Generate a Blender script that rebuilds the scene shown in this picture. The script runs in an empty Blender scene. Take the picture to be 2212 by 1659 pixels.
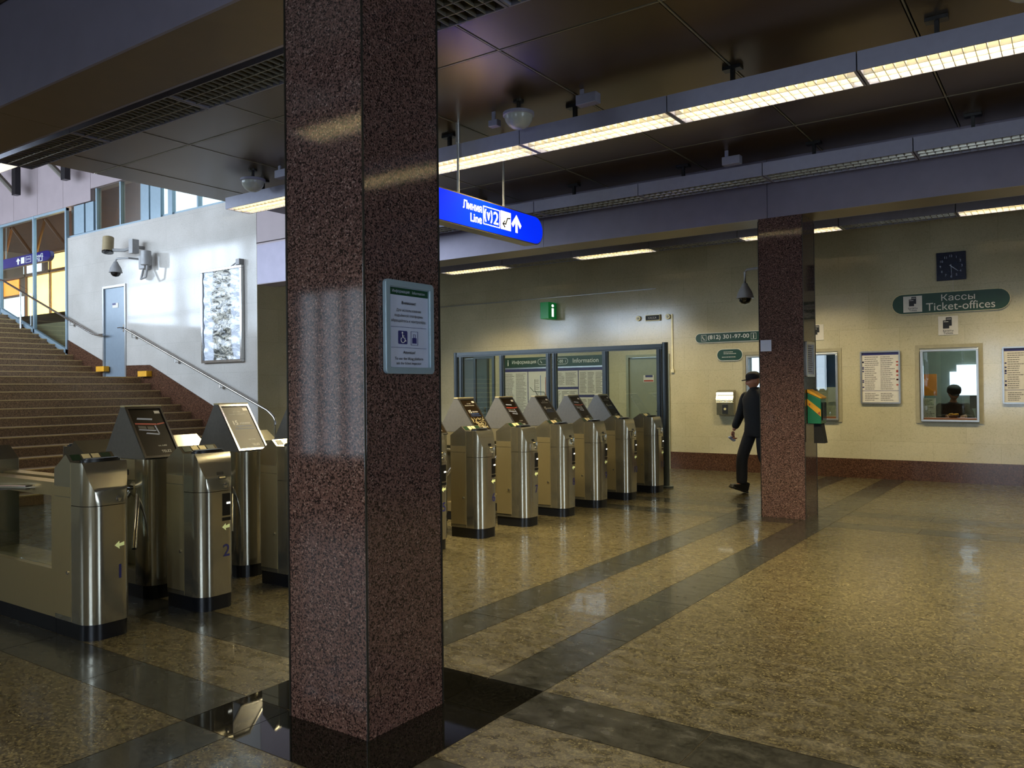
import bpy, bmesh, math, random
from mathutils import Vector, Matrix
random.seed(7)
SC = bpy.context.scene
COL = SC.collection
PI = math.pi

# ------------------------------------------------------------------ camera
CAM_YAW, CAM_PITCH, CAM_ROLL, CAM_F = 0.607, 0.008, -0.011, 1747.4
cd = bpy.data.cameras.new('camera'); cam = bpy.data.objects.new('camera', cd); COL.objects.link(cam)
cd.sensor_fit = 'HORIZONTAL'; cd.sensor_width = 36.0; cd.lens = CAM_F / 2212 * 36.0
cd.shift_x = -0.9 / 2212; cd.shift_y = -3.4 / 2212
cd.clip_start = 0.05; cd.clip_end = 300
_f = Vector((-math.sin(CAM_YAW) * math.cos(CAM_PITCH), math.cos(CAM_YAW) * math.cos(CAM_PITCH), math.sin(CAM_PITCH)))
_r = Vector((math.cos(CAM_YAW), math.sin(CAM_YAW), 0)); _u = _r.cross(_f)
_c, _s = math.cos(CAM_ROLL), math.sin(CAM_ROLL)
_r2 = _r * _c + _u * _s; _u2 = -_r * _s + _u * _c
M = Matrix((_r2, _u2, -_f)).transposed().to_4x4(); M.translation = (0, 0, 1.5)
cam.matrix_world = M
SC.camera = cam

# ------------------------------------------------------------------ world, exposure
w = bpy.data.worlds.new('world'); SC.world = w; w.use_nodes = True
w.node_tree.nodes['Background'].inputs[0].default_value = (0.72, 0.86, 1.0, 1)
w.node_tree.nodes['Background'].inputs[1].default_value = 3.0
SC.view_settings.view_transform = 'Standard'; SC.view_settings.look = 'None'
SC.view_settings.exposure = 0.0; SC.view_settings.gamma = 1.0
SC.view_settings.use_curve_mapping = False
SC.cycles.max_bounces = 7; SC.cycles.diffuse_bounces = 3; SC.cycles.glossy_bounces = 4; SC.cycles.transparent_max_bounces = 10
SC.cycles.caustics_reflective = False; SC.cycles.caustics_refractive = False; SC.cycles.adaptive_threshold = 0.03

WARM = (1.0, 0.83, 0.47)
DAY = (0.68, 0.82, 1.0)

def lamp(name, loc, rot, sx, sy, power, color, spread=PI):
    d = bpy.data.lights.new(name, 'AREA'); d.shape = 'RECTANGLE'; d.size = sx; d.size_y = sy
    d.energy = power; d.color = color; d.spread = spread
    o = bpy.data.objects.new(name, d); COL.objects.link(o); o.location = loc; o.rotation_euler = rot
    return o
# daylight through the tall windows of the stair hall, opposite the pale stone wall
for wx in (-13.2, -17.2, -21.2, -25.2, -29.2):
    lamp('stair_hall_daylight', (wx, 0.9, 5.0), (PI / 2, 0, 0), 3.4, 3.6, 470, DAY)
# daylight through the entrance glazing behind the camera
for wx, ww, pw in ((-8.35, 1.7, 24), (-2.32, 0.42, 55), (-1.22, 0.42, 55)):
    lamp('entrance_daylight', (wx, -2.95, 1.75), (PI / 2, 0, 0), ww, 2.3, pw, DAY)

lamp('next_hall_sunset', (-29.2, 13.8, 4.9), (-PI / 2, 0, 0), 2.6, 1.6, 160, (1.0, 0.55, 0.16))
lamp('entrance_daylight', (6.42, 1.4, 1.75), (PI / 2, 0, PI / 2), 2.6, 2.3, 130, DAY)

# ------------------------------------------------------------------ materials
def lin(c):
    return tuple(((x / 255) / 12.92 if x / 255 <= 0.04045 else (((x / 255) + 0.055) / 1.055) ** 2.4) for x in c)
def newmat(name):
    m = bpy.data.materials.new(name); m.use_nodes = True
    nt = m.node_tree; b = nt.nodes['Principled BSDF']
    return m, nt, b
def N(nt, t, **kw):
    n = nt.nodes.new(t)
    for k, v in kw.items(): setattr(n, k, v)
    return n
def ramp(nt, src, stops, interp='LINEAR'):
    r = N(nt, 'ShaderNodeValToRGB'); cr = r.color_ramp; cr.interpolation = interp
    while len(cr.elements) < len(stops): cr.elements.new(0.5)
    for e, (p, c) in zip(cr.elements, stops): e.position = p; e.color = (*c, 1)
    nt.links.new(src, r.inputs[0]); return r
def coords(nt, scale=(1, 1, 1), kind='Object'):
    tc = N(nt, 'ShaderNodeTexCoord'); mp = N(nt, 'ShaderNodeMapping'); mp.inputs['Scale'].default_value = scale
    nt.links.new(tc.outputs[kind], mp.inputs[0]); return mp.outputs[0]
def mix(nt, fac, a, b, mode='MIX'):
    x = N(nt, 'ShaderNodeMix', data_type='RGBA', blend_type=mode)
    for sock, v in ((0, fac), (6, a), (7, b)):
        if hasattr(v, 'type') and hasattr(v, 'links'): nt.links.new(v, x.inputs[sock])
        elif isinstance(v, (int, float)): x.inputs[sock].default_value = v
        else: x.inputs[sock].default_value = (*v, 1)
    return x.outputs[2]
def plain(name, c, rough=0.5, metal=0.0, var=0.08, scale=14, emis=None, es=1.0, bump=0.0, alpha=None, spec=None):
    """base colour with a little procedural mottling"""
    m, nt, b = newmat(name); c = lin(c)
    v = coords(nt)
    n = N(nt, 'ShaderNodeTexNoise'); n.inputs['Scale'].default_value = scale; n.inputs['Detail'].default_value = 3
    nt.links.new(v, n.inputs['Vector'])
    r = ramp(nt, n.outputs['Fac'], [(0.3, tuple(x * (1 - var) for x in c)), (0.7, tuple(min(1, x * (1 + var)) for x in c))])
    nt.links.new(r.outputs[0], b.inputs['Base Color'])
    b.inputs['Roughness'].default_value = rough; b.inputs['Metallic'].default_value = metal
    if spec is not None: b.inputs['Specular IOR Level'].default_value = spec
    if emis: b.inputs['Emission Color'].default_value = (*lin(emis), 1); b.inputs['Emission Strength'].default_value = es
    if bump:
        bp = N(nt, 'ShaderNodeBump'); bp.inputs['Strength'].default_value = bump; bp.inputs['Distance'].default_value = 0.004
        nt.links.new(n.outputs['Fac'], bp.inputs['Height']); nt.links.new(bp.outputs[0], b.inputs['Normal'])
    return m
def granite(name, dark, mid, light, scale=95, rough=0.06, spec=0.5):
    m, nt, b = newmat(name); v = coords(nt)
    vo = N(nt, 'ShaderNodeTexVoronoi'); vo.inputs['Scale'].default_value = scale; nt.links.new(v, vo.inputs['Vector'])
    sep = N(nt, 'ShaderNodeSeparateColor'); nt.links.new(vo.outputs['Color'], sep.inputs[0])
    r = ramp(nt, sep.outputs[0], [(0.0, lin(dark)), (0.26, lin(dark)), (0.42, lin(mid)), (0.90, lin(mid)), (1.0, lin(light))])
    n = N(nt, 'ShaderNodeTexNoise'); n.inputs['Scale'].default_value = scale * 0.45; n.inputs['Detail'].default_value = 4
    nt.links.new(v, n.inputs['Vector'])
    r2 = ramp(nt, n.outputs['Fac'], [(0.38, (0.72, 0.72, 0.72)), (0.62, (1.12, 1.12, 1.12))])
    out = mix(nt, 1.0, r.outputs[0], r2.outputs[0], 'MULTIPLY')
    nt.links.new(out, b.inputs['Base Color']); b.inputs['Roughness'].default_value = rough
    b.inputs['Specular IOR Level'].default_value = spec
    return m
def stone_wall(name, c1, c2, slab=(0.9, 0.6), rough=0.22, joint=0.78):
    """slabs of pale limestone; joints follow world metres (x+y, z)"""
    m, nt, b = newmat(name)
    tc = N(nt, 'ShaderNodeTexCoord'); sp = N(nt, 'ShaderNodeSeparateXYZ'); nt.links.new(tc.outputs['Object'], sp.inputs[0])
    ad = N(nt, 'ShaderNodeMath', operation='ADD'); nt.links.new(sp.outputs[0], ad.inputs[0]); nt.links.new(sp.outputs[1], ad.inputs[1])
    cb = N(nt, 'ShaderNodeCombineXYZ'); nt.links.new(ad.outputs[0], cb.inputs[0]); nt.links.new(sp.outputs[2], cb.inputs[1])
    br = N(nt, 'ShaderNodeTexBrick'); br.offset = 0.5; br.inputs['Scale'].default_value = 1.0
    br.inputs['Brick Width'].default_value = slab[0]; br.inputs['Row Height'].default_value = slab[1]
    br.inputs['Mortar Size'].default_value = 0.0028; br.inputs['Mortar Smooth'].default_value = 0.1; br.inputs['Bias'].default_value = 0.0
    br.inputs['Color1'].default_value = (*lin(c1), 1); br.inputs['Color2'].default_value = (*lin(c2), 1)
    br.inputs['Mortar'].default_value = (*[x * joint * 0.6 for x in lin(c2)], 1)
    nt.links.new(cb.outputs[0], br.inputs['Vector'])
    n = N(nt, 'ShaderNodeTexNoise'); n.inputs['Scale'].default_value = 52; n.inputs['Detail'].default_value = 7; n.inputs['Roughness'].default_value = 0.75
    nt.links.new(tc.outputs['Object'], n.inputs['Vector'])
    r = ramp(nt, n.outputs['Fac'], [(0.30, (0.60, 0.57, 0.52)), (0.43, (0.94, 0.94, 0.93)), (0.75, (1.08, 1.08, 1.08))])
    o = mix(nt, 1.0, br.outputs['Color'], r.outputs[0], 'MULTIPLY')
    n2 = N(nt, 'ShaderNodeTexNoise'); n2.inputs['Scale'].default_value = 1.3; n2.inputs['Detail'].default_value = 3
    nt.links.new(tc.outputs['Object'], n2.inputs['Vector'])
    r2 = ramp(nt, n2.outputs['Fac'], [(0.3, (0.88, 0.87, 0.86)), (0.7, (1.05, 1.05, 1.05))])
    o = mix(nt, 1.0, o, r2.outputs[0], 'MULTIPLY')
    nt.links.new(o, b.inputs['Base Color'])
    rr = ramp(nt, n2.outputs['Fac'], [(0.3, (rough * 0.8,) * 3), (0.7, (rough * 1.3,) * 3)])
    nt.links.new(rr.outputs[0], b.inputs['Roughness'])
    return m
def terrazzo(name, a, bcol, c, rough, stains):
    m, nt, b = newmat(name); v = coords(nt)
    vo = N(nt, 'ShaderNodeTexVoronoi'); vo.inputs['Scale'].default_value = 125; nt.links.new(v, vo.inputs['Vector'])
    sep = N(nt, 'ShaderNodeSeparateColor'); nt.links.new(vo.outputs['Color'], sep.inputs[0])
    r = ramp(nt, sep.outputs[0], [(0.0, lin(a)), (0.3, lin(a)), (0.55, lin(bcol)), (0.85, lin(bcol)), (1.0, lin(c))])
    n = N(nt, 'ShaderNodeTexNoise'); n.inputs['Scale'].default_value = 45; n.inputs['Detail'].default_value = 4; nt.links.new(v, n.inputs['Vector'])
    r1 = ramp(nt, n.outputs['Fac'], [(0.38, (0.7, 0.7, 0.7)), (0.62, (1.15, 1.15, 1.15))])
    o = mix(nt, 1.0, r.outputs[0], r1.outputs[0], 'MULTIPLY')
    # scuffs and wet foot marks: thin elongated blots with shapes of their own
    v2 = coords(nt, (9, 13, 1)); n2 = N(nt, 'ShaderNodeTexNoise'); n2.inputs['Scale'].default_value = 1.0; n2.inputs['Detail'].default_value = 5; n2.inputs['Distortion'].default_value = 0.15
    nt.links.new(v2, n2.inputs['Vector'])
    r2 = ramp(nt, n2.outputs['Fac'], [(0.29, (stains,) * 3), (0.335, (1, 1, 1)), (0.66, (1, 1, 1)), (0.80, (1.08, 1.08, 1.07))])
    o = mix(nt, 1.0, o, r2.outputs[0], 'MULTIPLY')
    n3 = N(nt, 'ShaderNodeTexNoise'); n3.inputs['Scale'].default_value = 0.9; n3.inputs['Detail'].default_value = 3; nt.links.new(v, n3.inputs['Vector'])
    r3 = ramp(nt, n3.outputs['Fac'], [(0.35, (0.9, 0.9, 0.9)), (0.65, (1.08, 1.08, 1.08))])
    o = mix(nt, 1.0, o, r3.outputs[0], 'MULTIPLY')
    nt.links.new(o, b.inputs['Base Color'])
    rr = ramp(nt, n2.outputs['Fac'], [(0.3, (rough * 0.6,) * 3), (0.6, (rough,) * 3), (0.75, (min(1, rough * 1.4),) * 3)])
    nt.links.new(rr.outputs[0], b.inputs['Roughness'])
    b.inputs['Coat Weight'].default_value = 0.14; b.inputs['Coat Roughness'].default_value = 0.04
    bp = N(nt, 'ShaderNodeBump'); bp.inputs['Strength'].default_value = 0.12; bp.inputs['Distance'].default_value = 0.002
    nt.links.new(n.outputs['Fac'], bp.inputs['Height']); nt.links.new(bp.outputs[0], b.inputs['Normal'])
    return m
def brushed(name, c, rough=0.32, axis='Z', metal=0.88):
    m, nt, b = newmat(name)
    sc = {'Z': (260, 260, 4), 'X': (4, 260, 260), 'Y': (260, 4, 260)}[axis]
    v = coords(nt, sc); n = N(nt, 'ShaderNodeTexNoise'); n.inputs['Scale'].default_value = 3; n.inputs['Detail'].default_value = 3
    nt.links.new(v, n.inputs['Vector']); c = lin(c)
    r = ramp(nt, n.outputs['Fac'], [(0.3, tuple(x * 0.95 for x in c)), (0.7, tuple(min(1, x * 1.05) for x in c))])
    nt.links.new(r.outputs[0], b.inputs['Base Color']); b.inputs['Metallic'].default_value = metal
    rr = ramp(nt, n.outputs['Fac'], [(0.3, (rough * 0.93,) * 3), (0.7, (rough * 1.08,) * 3)])
    nt.links.new(rr.outputs[0], b.inputs['Roughness'])
    b.inputs['Anisotropic'].default_value = 0.3
    return m
def glass(name, tint=(235, 242, 240), rough=0.0, mixf=0.86):
    """thin pane: mostly transparent with a Fresnel mirror on top"""
    m, nt, b = newmat(name); nt.nodes.remove(b)
    tr = N(nt, 'ShaderNodeBsdfTransparent'); tr.inputs[0].default_value = (*lin(tint), 1)
    gl = N(nt, 'ShaderNodeBsdfGlossy'); gl.inputs['Roughness'].default_value = rough
    lw = N(nt, 'ShaderNodeLayerWeight'); lw.inputs[0].default_value = 0.5
    pw = N(nt, 'ShaderNodeMath', operation='POWER'); nt.links.new(lw.outputs['Facing'], pw.inputs[0]); pw.inputs[1].default_value = 4.0
    fr = N(nt, 'ShaderNodeMath', operation='MULTIPLY'); nt.links.new(pw.outputs[0], fr.inputs[0]); fr.inputs[1].default_value = 0.8
    ad = N(nt, 'ShaderNodeMath', operation='ADD'); nt.links.new(fr.outputs[0], ad.inputs[0]); ad.inputs[1].default_value = 0.04 + (1 - mixf) * 0.4
    n = N(nt, 'ShaderNodeTexNoise'); n.inputs['Scale'].default_value = 2.0
    mu = N(nt, 'ShaderNodeMath', operation='MULTIPLY_ADD'); nt.links.new(n.outputs['Fac'], mu.inputs[0]); mu.inputs[1].default_value = 0.03
    nt.links.new(ad.outputs[0], mu.inputs[2])
    mx = N(nt, 'ShaderNodeMixShader'); nt.links.new(mu.outputs[0], mx.inputs[0]); nt.links.new(tr.outputs[0], mx.inputs[1]); nt.links.new(gl.outputs[0], mx.inputs[2])
    nt.links.new(mx.outputs[0], nt.nodes['Material Output'].inputs[0]); return m
def glow(name, c, strength):
    m, nt, b = newmat(name); c = lin(c)
    n = N(nt, 'ShaderNodeTexNoise'); n.inputs['Scale'].default_value = 1.6; nt.links.new(coords(nt), n.inputs['Vector'])
    r = ramp(nt, n.outputs['Fac'], [(0.3, tuple(x * 0.8 for x in c)), (0.7, c)])
    nt.links.new(r.outputs[0], b.inputs['Emission Color']); b.inputs['Emission Strength'].default_value = strength
    b.inputs['Base Color'].default_value = (*c, 1)
    return m

MT = {}
MT['granite'] = granite('red_brown_granite', (44, 33, 31), (98, 74, 68), (142, 120, 112), scale=165, rough=0.07)
MT['granite_skirt'] = granite('skirting_granite', (60, 38, 28), (88, 60, 44), (116, 84, 64), scale=110, rough=0.18)
MT['stone'] = stone_wall('cream_limestone', (198, 190, 160), (191, 183, 152), rough=0.15, joint=1.4)
MT['stone_white'] = stone_wall('white_limestone', (196, 192, 186), (192, 188, 182), slab=(0.92, 0.62), rough=0.09, joint=1.45)
MT['terrazzo'] = terrazzo('terrazzo', (44, 39, 28), (80, 73, 51), (112, 104, 76), 0.33, 0.6)
MT['darkslab'] = terrazzo('dark_floor_slab', (36, 36, 32), (46, 46, 41), (58, 58, 51), 0.26, 0.7)
MT['polished'] = granite('polished_dark_slab', (14, 14, 12), (22, 21, 18), (34, 33, 28), scale=120, rough=0.03)
MT['groove'] = plain('grout', (84, 74, 54), 0.7)
MT['stairs'] = terrazzo('stair_stone', (104, 82, 58), (140, 112, 80), (168, 140, 104), 0.45, 0.85)
MT['nosing_highlight'] = plain('painted_nosing_highlight', (190, 164, 112), 0.45)  # brightness of the tread edges put into the colour
MT['ceil'] = brushed('bronze_ceiling_panel', (98, 80, 56), 0.30, 'X', 0.6)
MT['ceilgap'] = plain('ceiling_gap', (14, 12, 10), 0.8)
MT['ceiltee'] = plain('ceiling_tee', (150, 142, 120), 0.4, 0.5)
MT['beamface'] = plain('daylight_tinted_cladding', (124, 118, 134), 0.36, 0.3, 0.05, 6)  # same cladding, cool daylight painted into the beam sides
MT['beamunder'] = plain('floor_bounce_cladding', (106, 88, 62), 0.4, 0.3, 0.05, 6)  # same cladding, warm floor bounce painted into the underside
MT['lilac'] = plain('lilac_panel', (150, 136, 138), 0.5, 0.1, 0.05, 3)
MT['housing'] = plain('light_housing', (150, 150, 168), 0.45, 0.1, 0.04)
MT['louver_lit'] = plain('lit_louvre', (240, 232, 205), 0.35, 0.0, 0.02)  # louvre of the lit fixtures, lamp light put into its colour
MT['louver'] = plain('unlit_louvre', (150, 146, 132), 0.3, 0.5, 0.04)  # same louvre unlit, its duller look put into the colour
MT['reflector'] = plain('grey_reflector', (46, 44, 38), 0.5, 0.2)
MT['tube'] = glow('lit_tube', (255, 246, 222), 30)
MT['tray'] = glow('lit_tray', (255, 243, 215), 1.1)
MT['tube_off'] = plain('unlit_tube', (205, 205, 200), 0.3)
MT['steel'] = brushed('brushed_steel', (176, 172, 156), 0.16)
MT['steel_side'] = brushed('brushed_steel_side', (172, 158, 120), 0.36, metal=0.75)
MT['steel_dark'] = plain('dark_steel', (70, 68, 62), 0.35, 0.8)
MT['adside'] = plain('grey_sheet_metal', (128, 124, 116), 0.42, 0.6, 0.05, 40)
MT['chrome'] = plain('polished_steel', (200, 200, 198), 0.15, 0.95, 0.03)
MT['black'] = plain('black_plinth', (14, 16, 22), 0.28, 0.0)
MT['rubber'] = plain('black_plastic', (12, 12, 14), 0.35)
MT['adblack'] = plain('poster_brown_black', (34, 26, 16), 0.3, 0.0, 0.2, 8, spec=0.25)
MT['white'] = plain('white_print', (226, 224, 214), 0.5, 0, 0.03)
MT['cream'] = plain('cream_plate', (226, 210, 160), 0.35, 0.3)
MT['greenlit'] = plain('pale_green_arrow', (214, 222, 160), 0.5, emis=(214, 226, 150), es=0.2)
MT['led'] = plain('white_indicator', (250, 250, 240), 0.4, emis=(255, 255, 240), es=2.0)
MT['bluepaint'] = plain('blue_marker', (34, 34, 90), 0.6)
MT['bluepic'] = plain('blue_print', (70, 110, 170), 0.5)
MT['redpic'] = plain('red_print', (170, 66, 48), 0.5)
MT['signblue'] = plain('lit_blue_sign', (0, 40, 235), 0.3, emis=(0, 42, 240), es=0.95)
MT['sign_reflection'] = plain('blue_sign_reflection', (40, 36, 150), 0.3, emis=(40, 34, 150), es=0.4)
MT['signwhite'] = plain('lit_white_lettering', (255, 255, 255), 0.4, emis=(255, 255, 255), es=1.1)
MT['bronzeframe'] = plain('sign_frame', (150, 134, 96), 0.35, 0.6)
MT['green'] = plain('dark_green_enamel', (10, 58, 34), 0.35)
MT['keygreen'] = plain('dark_key_label', (22, 44, 26), 0.4)
MT['greenlitbox'] = plain('lit_green_box', (0, 110, 48), 0.3, emis=(0, 120, 50), es=0.35)
MT['navy'] = plain('navy_enamel', (14, 20, 48), 0.25)
MT['navyprint'] = plain('navy_print', (44, 44, 100), 0.4)
MT['paper'] = plain('paper', (214, 208, 196), 0.4, 0, 0.04)
MT['bluepaper'] = plain('bluish_paper', (176, 184, 206), 0.35, 0, 0.03)
MT['print'] = plain('grey_print', (92, 88, 82), 0.6)
MT['blackprint'] = plain('black_print', (24, 24, 26), 0.5)
MT['alu'] = plain('aluminium', (176, 178, 178), 0.3, 0.75, 0.04)
MT['alu_blue'] = plain('pale_aluminium_frame', (140, 160, 172), 0.35, 0.3, 0.04)
MT['slate'] = plain('blue_grey_frame', (78, 86, 88), 0.4, 0.15, 0.05)
MT['glass'] = glass('clear_glass')
MT['glass_mirror'] = glass('reflective_glass', (200, 196, 180), mixf=0.6)
MT['greydoor'] = plain('grey_door_paint', (132, 146, 158), 0.3, 0.2, 0.03)
MT['olivedoor'] = plain('grey_green_door_paint', (140, 142, 120), 0.35, 0.1, 0.04)
MT['yellow'] = plain('yellow_paint', (222, 160, 20), 0.5)
MT['orange'] = plain('orange_panel', (186, 104, 24), 0.5)
MT['dome'] = plain('grey_plastic', (150, 150, 150), 0.4)
MT['smoke'] = plain('tinted_dome', (14, 16, 18), 0.06)
MT['bowl'] = plain('frosted_bowl', (176, 180, 172), 0.25)
MT['cloth'] = plain('black_cloth', (20, 20, 22), 0.85, 0, 0.25, 60)
MT['trouser'] = plain('dark_trousers', (24, 24, 28), 0.85, 0, 0.25, 60)
MT['leather'] = plain('black_leather', (16, 14, 14), 0.4)
MT['skin'] = plain('skin', (176, 120, 92), 0.55)
MT['sunset'] = glow('sunset_window', (255, 212, 118), 6)
MT['sunset2'] = glow('orange_window', (250, 150, 50), 3)
MT['skywin'] = glow('daylit_window', (215, 230, 255), 3.2)
MT['brownroof'] = plain('brown_roof', (96, 62, 36), 0.5, 0.1, 0.25, 2)
MT['tan'] = plain('tan_plaster', (150, 134, 100), 0.6)
MT['room'] = plain('booth_wall', (118, 124, 118), 0.7)
MT['surround'] = plain('window_surround', (160, 152, 124), 0.5)
MT['shelfgreen'] = plain('grey_green_panel', (110, 124, 104), 0.6)
MT['wood'] = plain('brown_wood', (110, 64, 28), 0.5)
MT['boxgreen'] = plain('green_box_paint', (20, 110, 72), 0.35)

# ------------------------------------------------------------------ mesh helpers
class MB:
    def __init__(s): s.v = []; s.f = []; s.m = []
    def add(s, vs, fs, mi=0):
        o = len(s.v); s.v += [tuple(p) for p in vs]; s.f += [tuple(o + i for i in f) for f in fs]; s.m += [mi] * len(fs); return s
    def box(s, x0, x1, y0, y1, z0, z1, mi=0):
        x0, x1 = sorted((x0, x1)); y0, y1 = sorted((y0, y1)); z0, z1 = sorted((z0, z1))
        return s.add([(x0, y0, z0), (x1, y0, z0), (x1, y1, z0), (x0, y1, z0), (x0, y0, z1), (x1, y0, z1), (x1, y1, z1), (x0, y1, z1)],
                     [(0, 3, 2, 1), (4, 5, 6, 7), (0, 1, 5, 4), (1, 2, 6, 5), (2, 3, 7, 6), (3, 0, 4, 7)], mi)
    def prism(s, poly, a, b, axis='y', mi=0):
        """poly: list of 2-D points in the plane across `axis`, extruded from a to b"""
        n = len(poly)
        def P(p, t): return {'x': (t, p[0], p[1]), 'y': (p[0], t, p[1]), 'z': (p[0], p[1], t)}[axis]
        vs = [P(p, a) for p in poly] + [P(p, b) for p in poly]
        fs = [tuple(range(n)), tuple(range(2 * n - 1, n - 1, -1))] + [(i, i + n, (i + 1) % n + n, (i + 1) % n) for i in range(n)]
        return s.add(vs, fs, mi)
    def tube(s, pts, r, seg=12, mi=0, caps=True):
        pts = [Vector(p) for p in pts]; rings = []
        for i, p in enumerate(pts):
            d = (pts[min(i + 1, len(pts) - 1)] - pts[max(i - 1, 0)]).normalized()
            a = d.cross(Vector((0, 0, 1)));
            if a.length < 1e-3: a = d.cross(Vector((0, 1, 0)))
            a.normalize(); b = d.cross(a).normalized()
            rr = r[i] if isinstance(r, (list, tuple)) else r
            rings.append([p + (a * math.cos(t * 2 * PI / seg) + b * math.sin(t * 2 * PI / seg)) * rr for t in range(seg)])
        vs = [q for R in rings for q in R]; fs = []
        for i in range(len(rings) - 1):
            for t in range(seg):
                fs.append((i * seg + t, i * seg + (t + 1) % seg, (i + 1) * seg + (t + 1) % seg, (i + 1) * seg + t))
        if caps: fs += [tuple(range(seg - 1, -1, -1)), tuple((len(rings) - 1) * seg + t for t in range(seg))]
        return s.add(vs, fs, mi)
    def lathe(s, prof, c=(0, 0, 0), seg=24, mi=0, axis='z'):
        n = len(prof); vs = []
        for r, h in prof:
            for t in range(seg):
                a, b = r * math.cos(2 * PI * t / seg), r * math.sin(2 * PI * t / seg)
                q = {'z': (a, b, h), 'y': (a, h, b), 'x': (h, a, b)}[axis]
                vs.append((c[0] + q[0], c[1] + q[1], c[2] + q[2]))
        fs = [(i * seg + t, i * seg + (t + 1) % seg, (i + 1) * seg + (t + 1) % seg, (i + 1) * seg + t) for i in range(n - 1) for t in range(seg)]
        fs += [tuple(range(seg - 1, -1, -1)), tuple((n - 1) * seg + t for t in range(seg))]
        return s.add(vs, fs, mi)
    def mesh(s, name, mats, smooth=35):
        me = bpy.data.meshes.new(name); me.from_pydata(s.v, [], s.f)
        for m in (mats if isinstance(mats, (list, tuple)) else [mats]): me.materials.append(MT[m] if isinstance(m, str) else m)
        for p, i in zip(me.polygons, s.m): p.material_index = i
        bm = bmesh.new(); bm.from_mesh(me); bmesh.ops.recalc_face_normals(bm, faces=bm.faces); bm.to_mesh(me); bm.free()
        if smooth:
            me.polygons.foreach_set('use_smooth', [True] * len(me.polygons)); me.set_sharp_from_angle(angle=math.radians(smooth))
        me.update(); return me
    def build(s, name, mats, parent=None, smooth=35, bevel=0.0):
        return link(name, s.mesh(name, mats, smooth), parent, bevel=bevel)

def link(name, me, parent=None, loc=None, rot=None, scale=None, bevel=0.0):
    o = bpy.data.objects.new(name, me); COL.objects.link(o)
    if parent is not None: o.parent = parent
    if loc is not None: o.location = loc
    if rot is not None: o.rotation_euler = rot
    if scale is not None: o.scale = scale
    if bevel:
        b = o.modifiers.new('bevel', 'BEVEL'); b.width = bevel; b.segments = 2; b.limit_method = 'ANGLE'
    return o
def tag(o, label, cat, group=None, kind=None):
    if label: o['label'] = label
    if cat: o['category'] = cat
    if group: o['group'] = group
    if kind: o['kind'] = kind
    return o
def thing(name, label, cat, loc=(0, 0, 0), rotz=0.0, group=None):
    o = bpy.data.objects.new(name, None); o.empty_display_size = 0.1; COL.objects.link(o)
    o.location = loc; o.rotation_euler = (0, 0, rotz); return tag(o, label, cat, group)
def struct(name, mb, mats, smooth=35, parent=None):
    o = mb.build(name, mats, parent, smooth)
    if parent is None: o['kind'] = 'structure'
    return o
def dup(root, loc, rotz=None, label=None, group=None):
    r = root.copy(); COL.objects.link(r); r.location = loc
    if rotz is not None: r.rotation_euler = (0, 0, rotz)
    if label: r['label'] = label
    if group: r['group'] = group
    for ch in list(root.children):
        c = ch.copy(); COL.objects.link(c); c.parent = r
        for g in ch.children:
            d = g.copy(); COL.objects.link(d); d.parent = c
    return r

def earcut(polys):
    """ear clipping of an outline with holes, the holes first joined to it by a slit"""
    def area(L): return sum(L[i - 1].x * L[i].y - L[i].x * L[i - 1].y for i in range(len(L))) / 2
    O = list(polys[0]); O = O if area(O) > 0 else O[::-1]
    used = []
    for H in polys[1:]:
        H = H if area(H) < 0 else H[::-1]
        i, j = min(((i, j) for i in range(len(O)) for j in range(len(H)) if not any((O[i] - u).length < 1e-6 for u in used)), key=lambda t: (O[t[0]] - H[t[1]]).length_squared)
        used += [O[i].copy(), *[h.copy() for h in H]]
        O = O[:i + 1] + H[j:] + H[:j + 1] + O[i:]
    idx = list(range(len(O))); T = []
    cr = lambda a, b, c: (b.x - a.x) * (c.y - a.y) - (b.y - a.y) * (c.x - a.x)
    while len(idx) > 3:
        best = None
        for k in range(len(idx)):
            a, b, c = idx[k - 1], idx[k], idx[(k + 1) % len(idx)]; A, B, C = O[a], O[b], O[c]; w_ = cr(A, B, C)
            if w_ <= 1e-9: continue
            if any(cr(A, B, O[q]) >= 0 and cr(B, C, O[q]) >= 0 and cr(C, A, O[q]) >= 0 and (O[q] - A).length > 1e-6 and (O[q] - B).length > 1e-6 and (O[q] - C).length > 1e-6 for q in idx if q not in (a, b, c)): continue
            best = k; break
        if best is None: best = min(range(len(idx)), key=lambda k: abs(cr(O[idx[k - 1]], O[idx[k]], O[idx[(k + 1) % len(idx)]])))
        else: T.append((idx[best - 1], idx[best], idx[(best + 1) % len(idx)]))
        idx.pop(best)
    T.append(tuple(idx)); return O, T
_tc = {}
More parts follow.
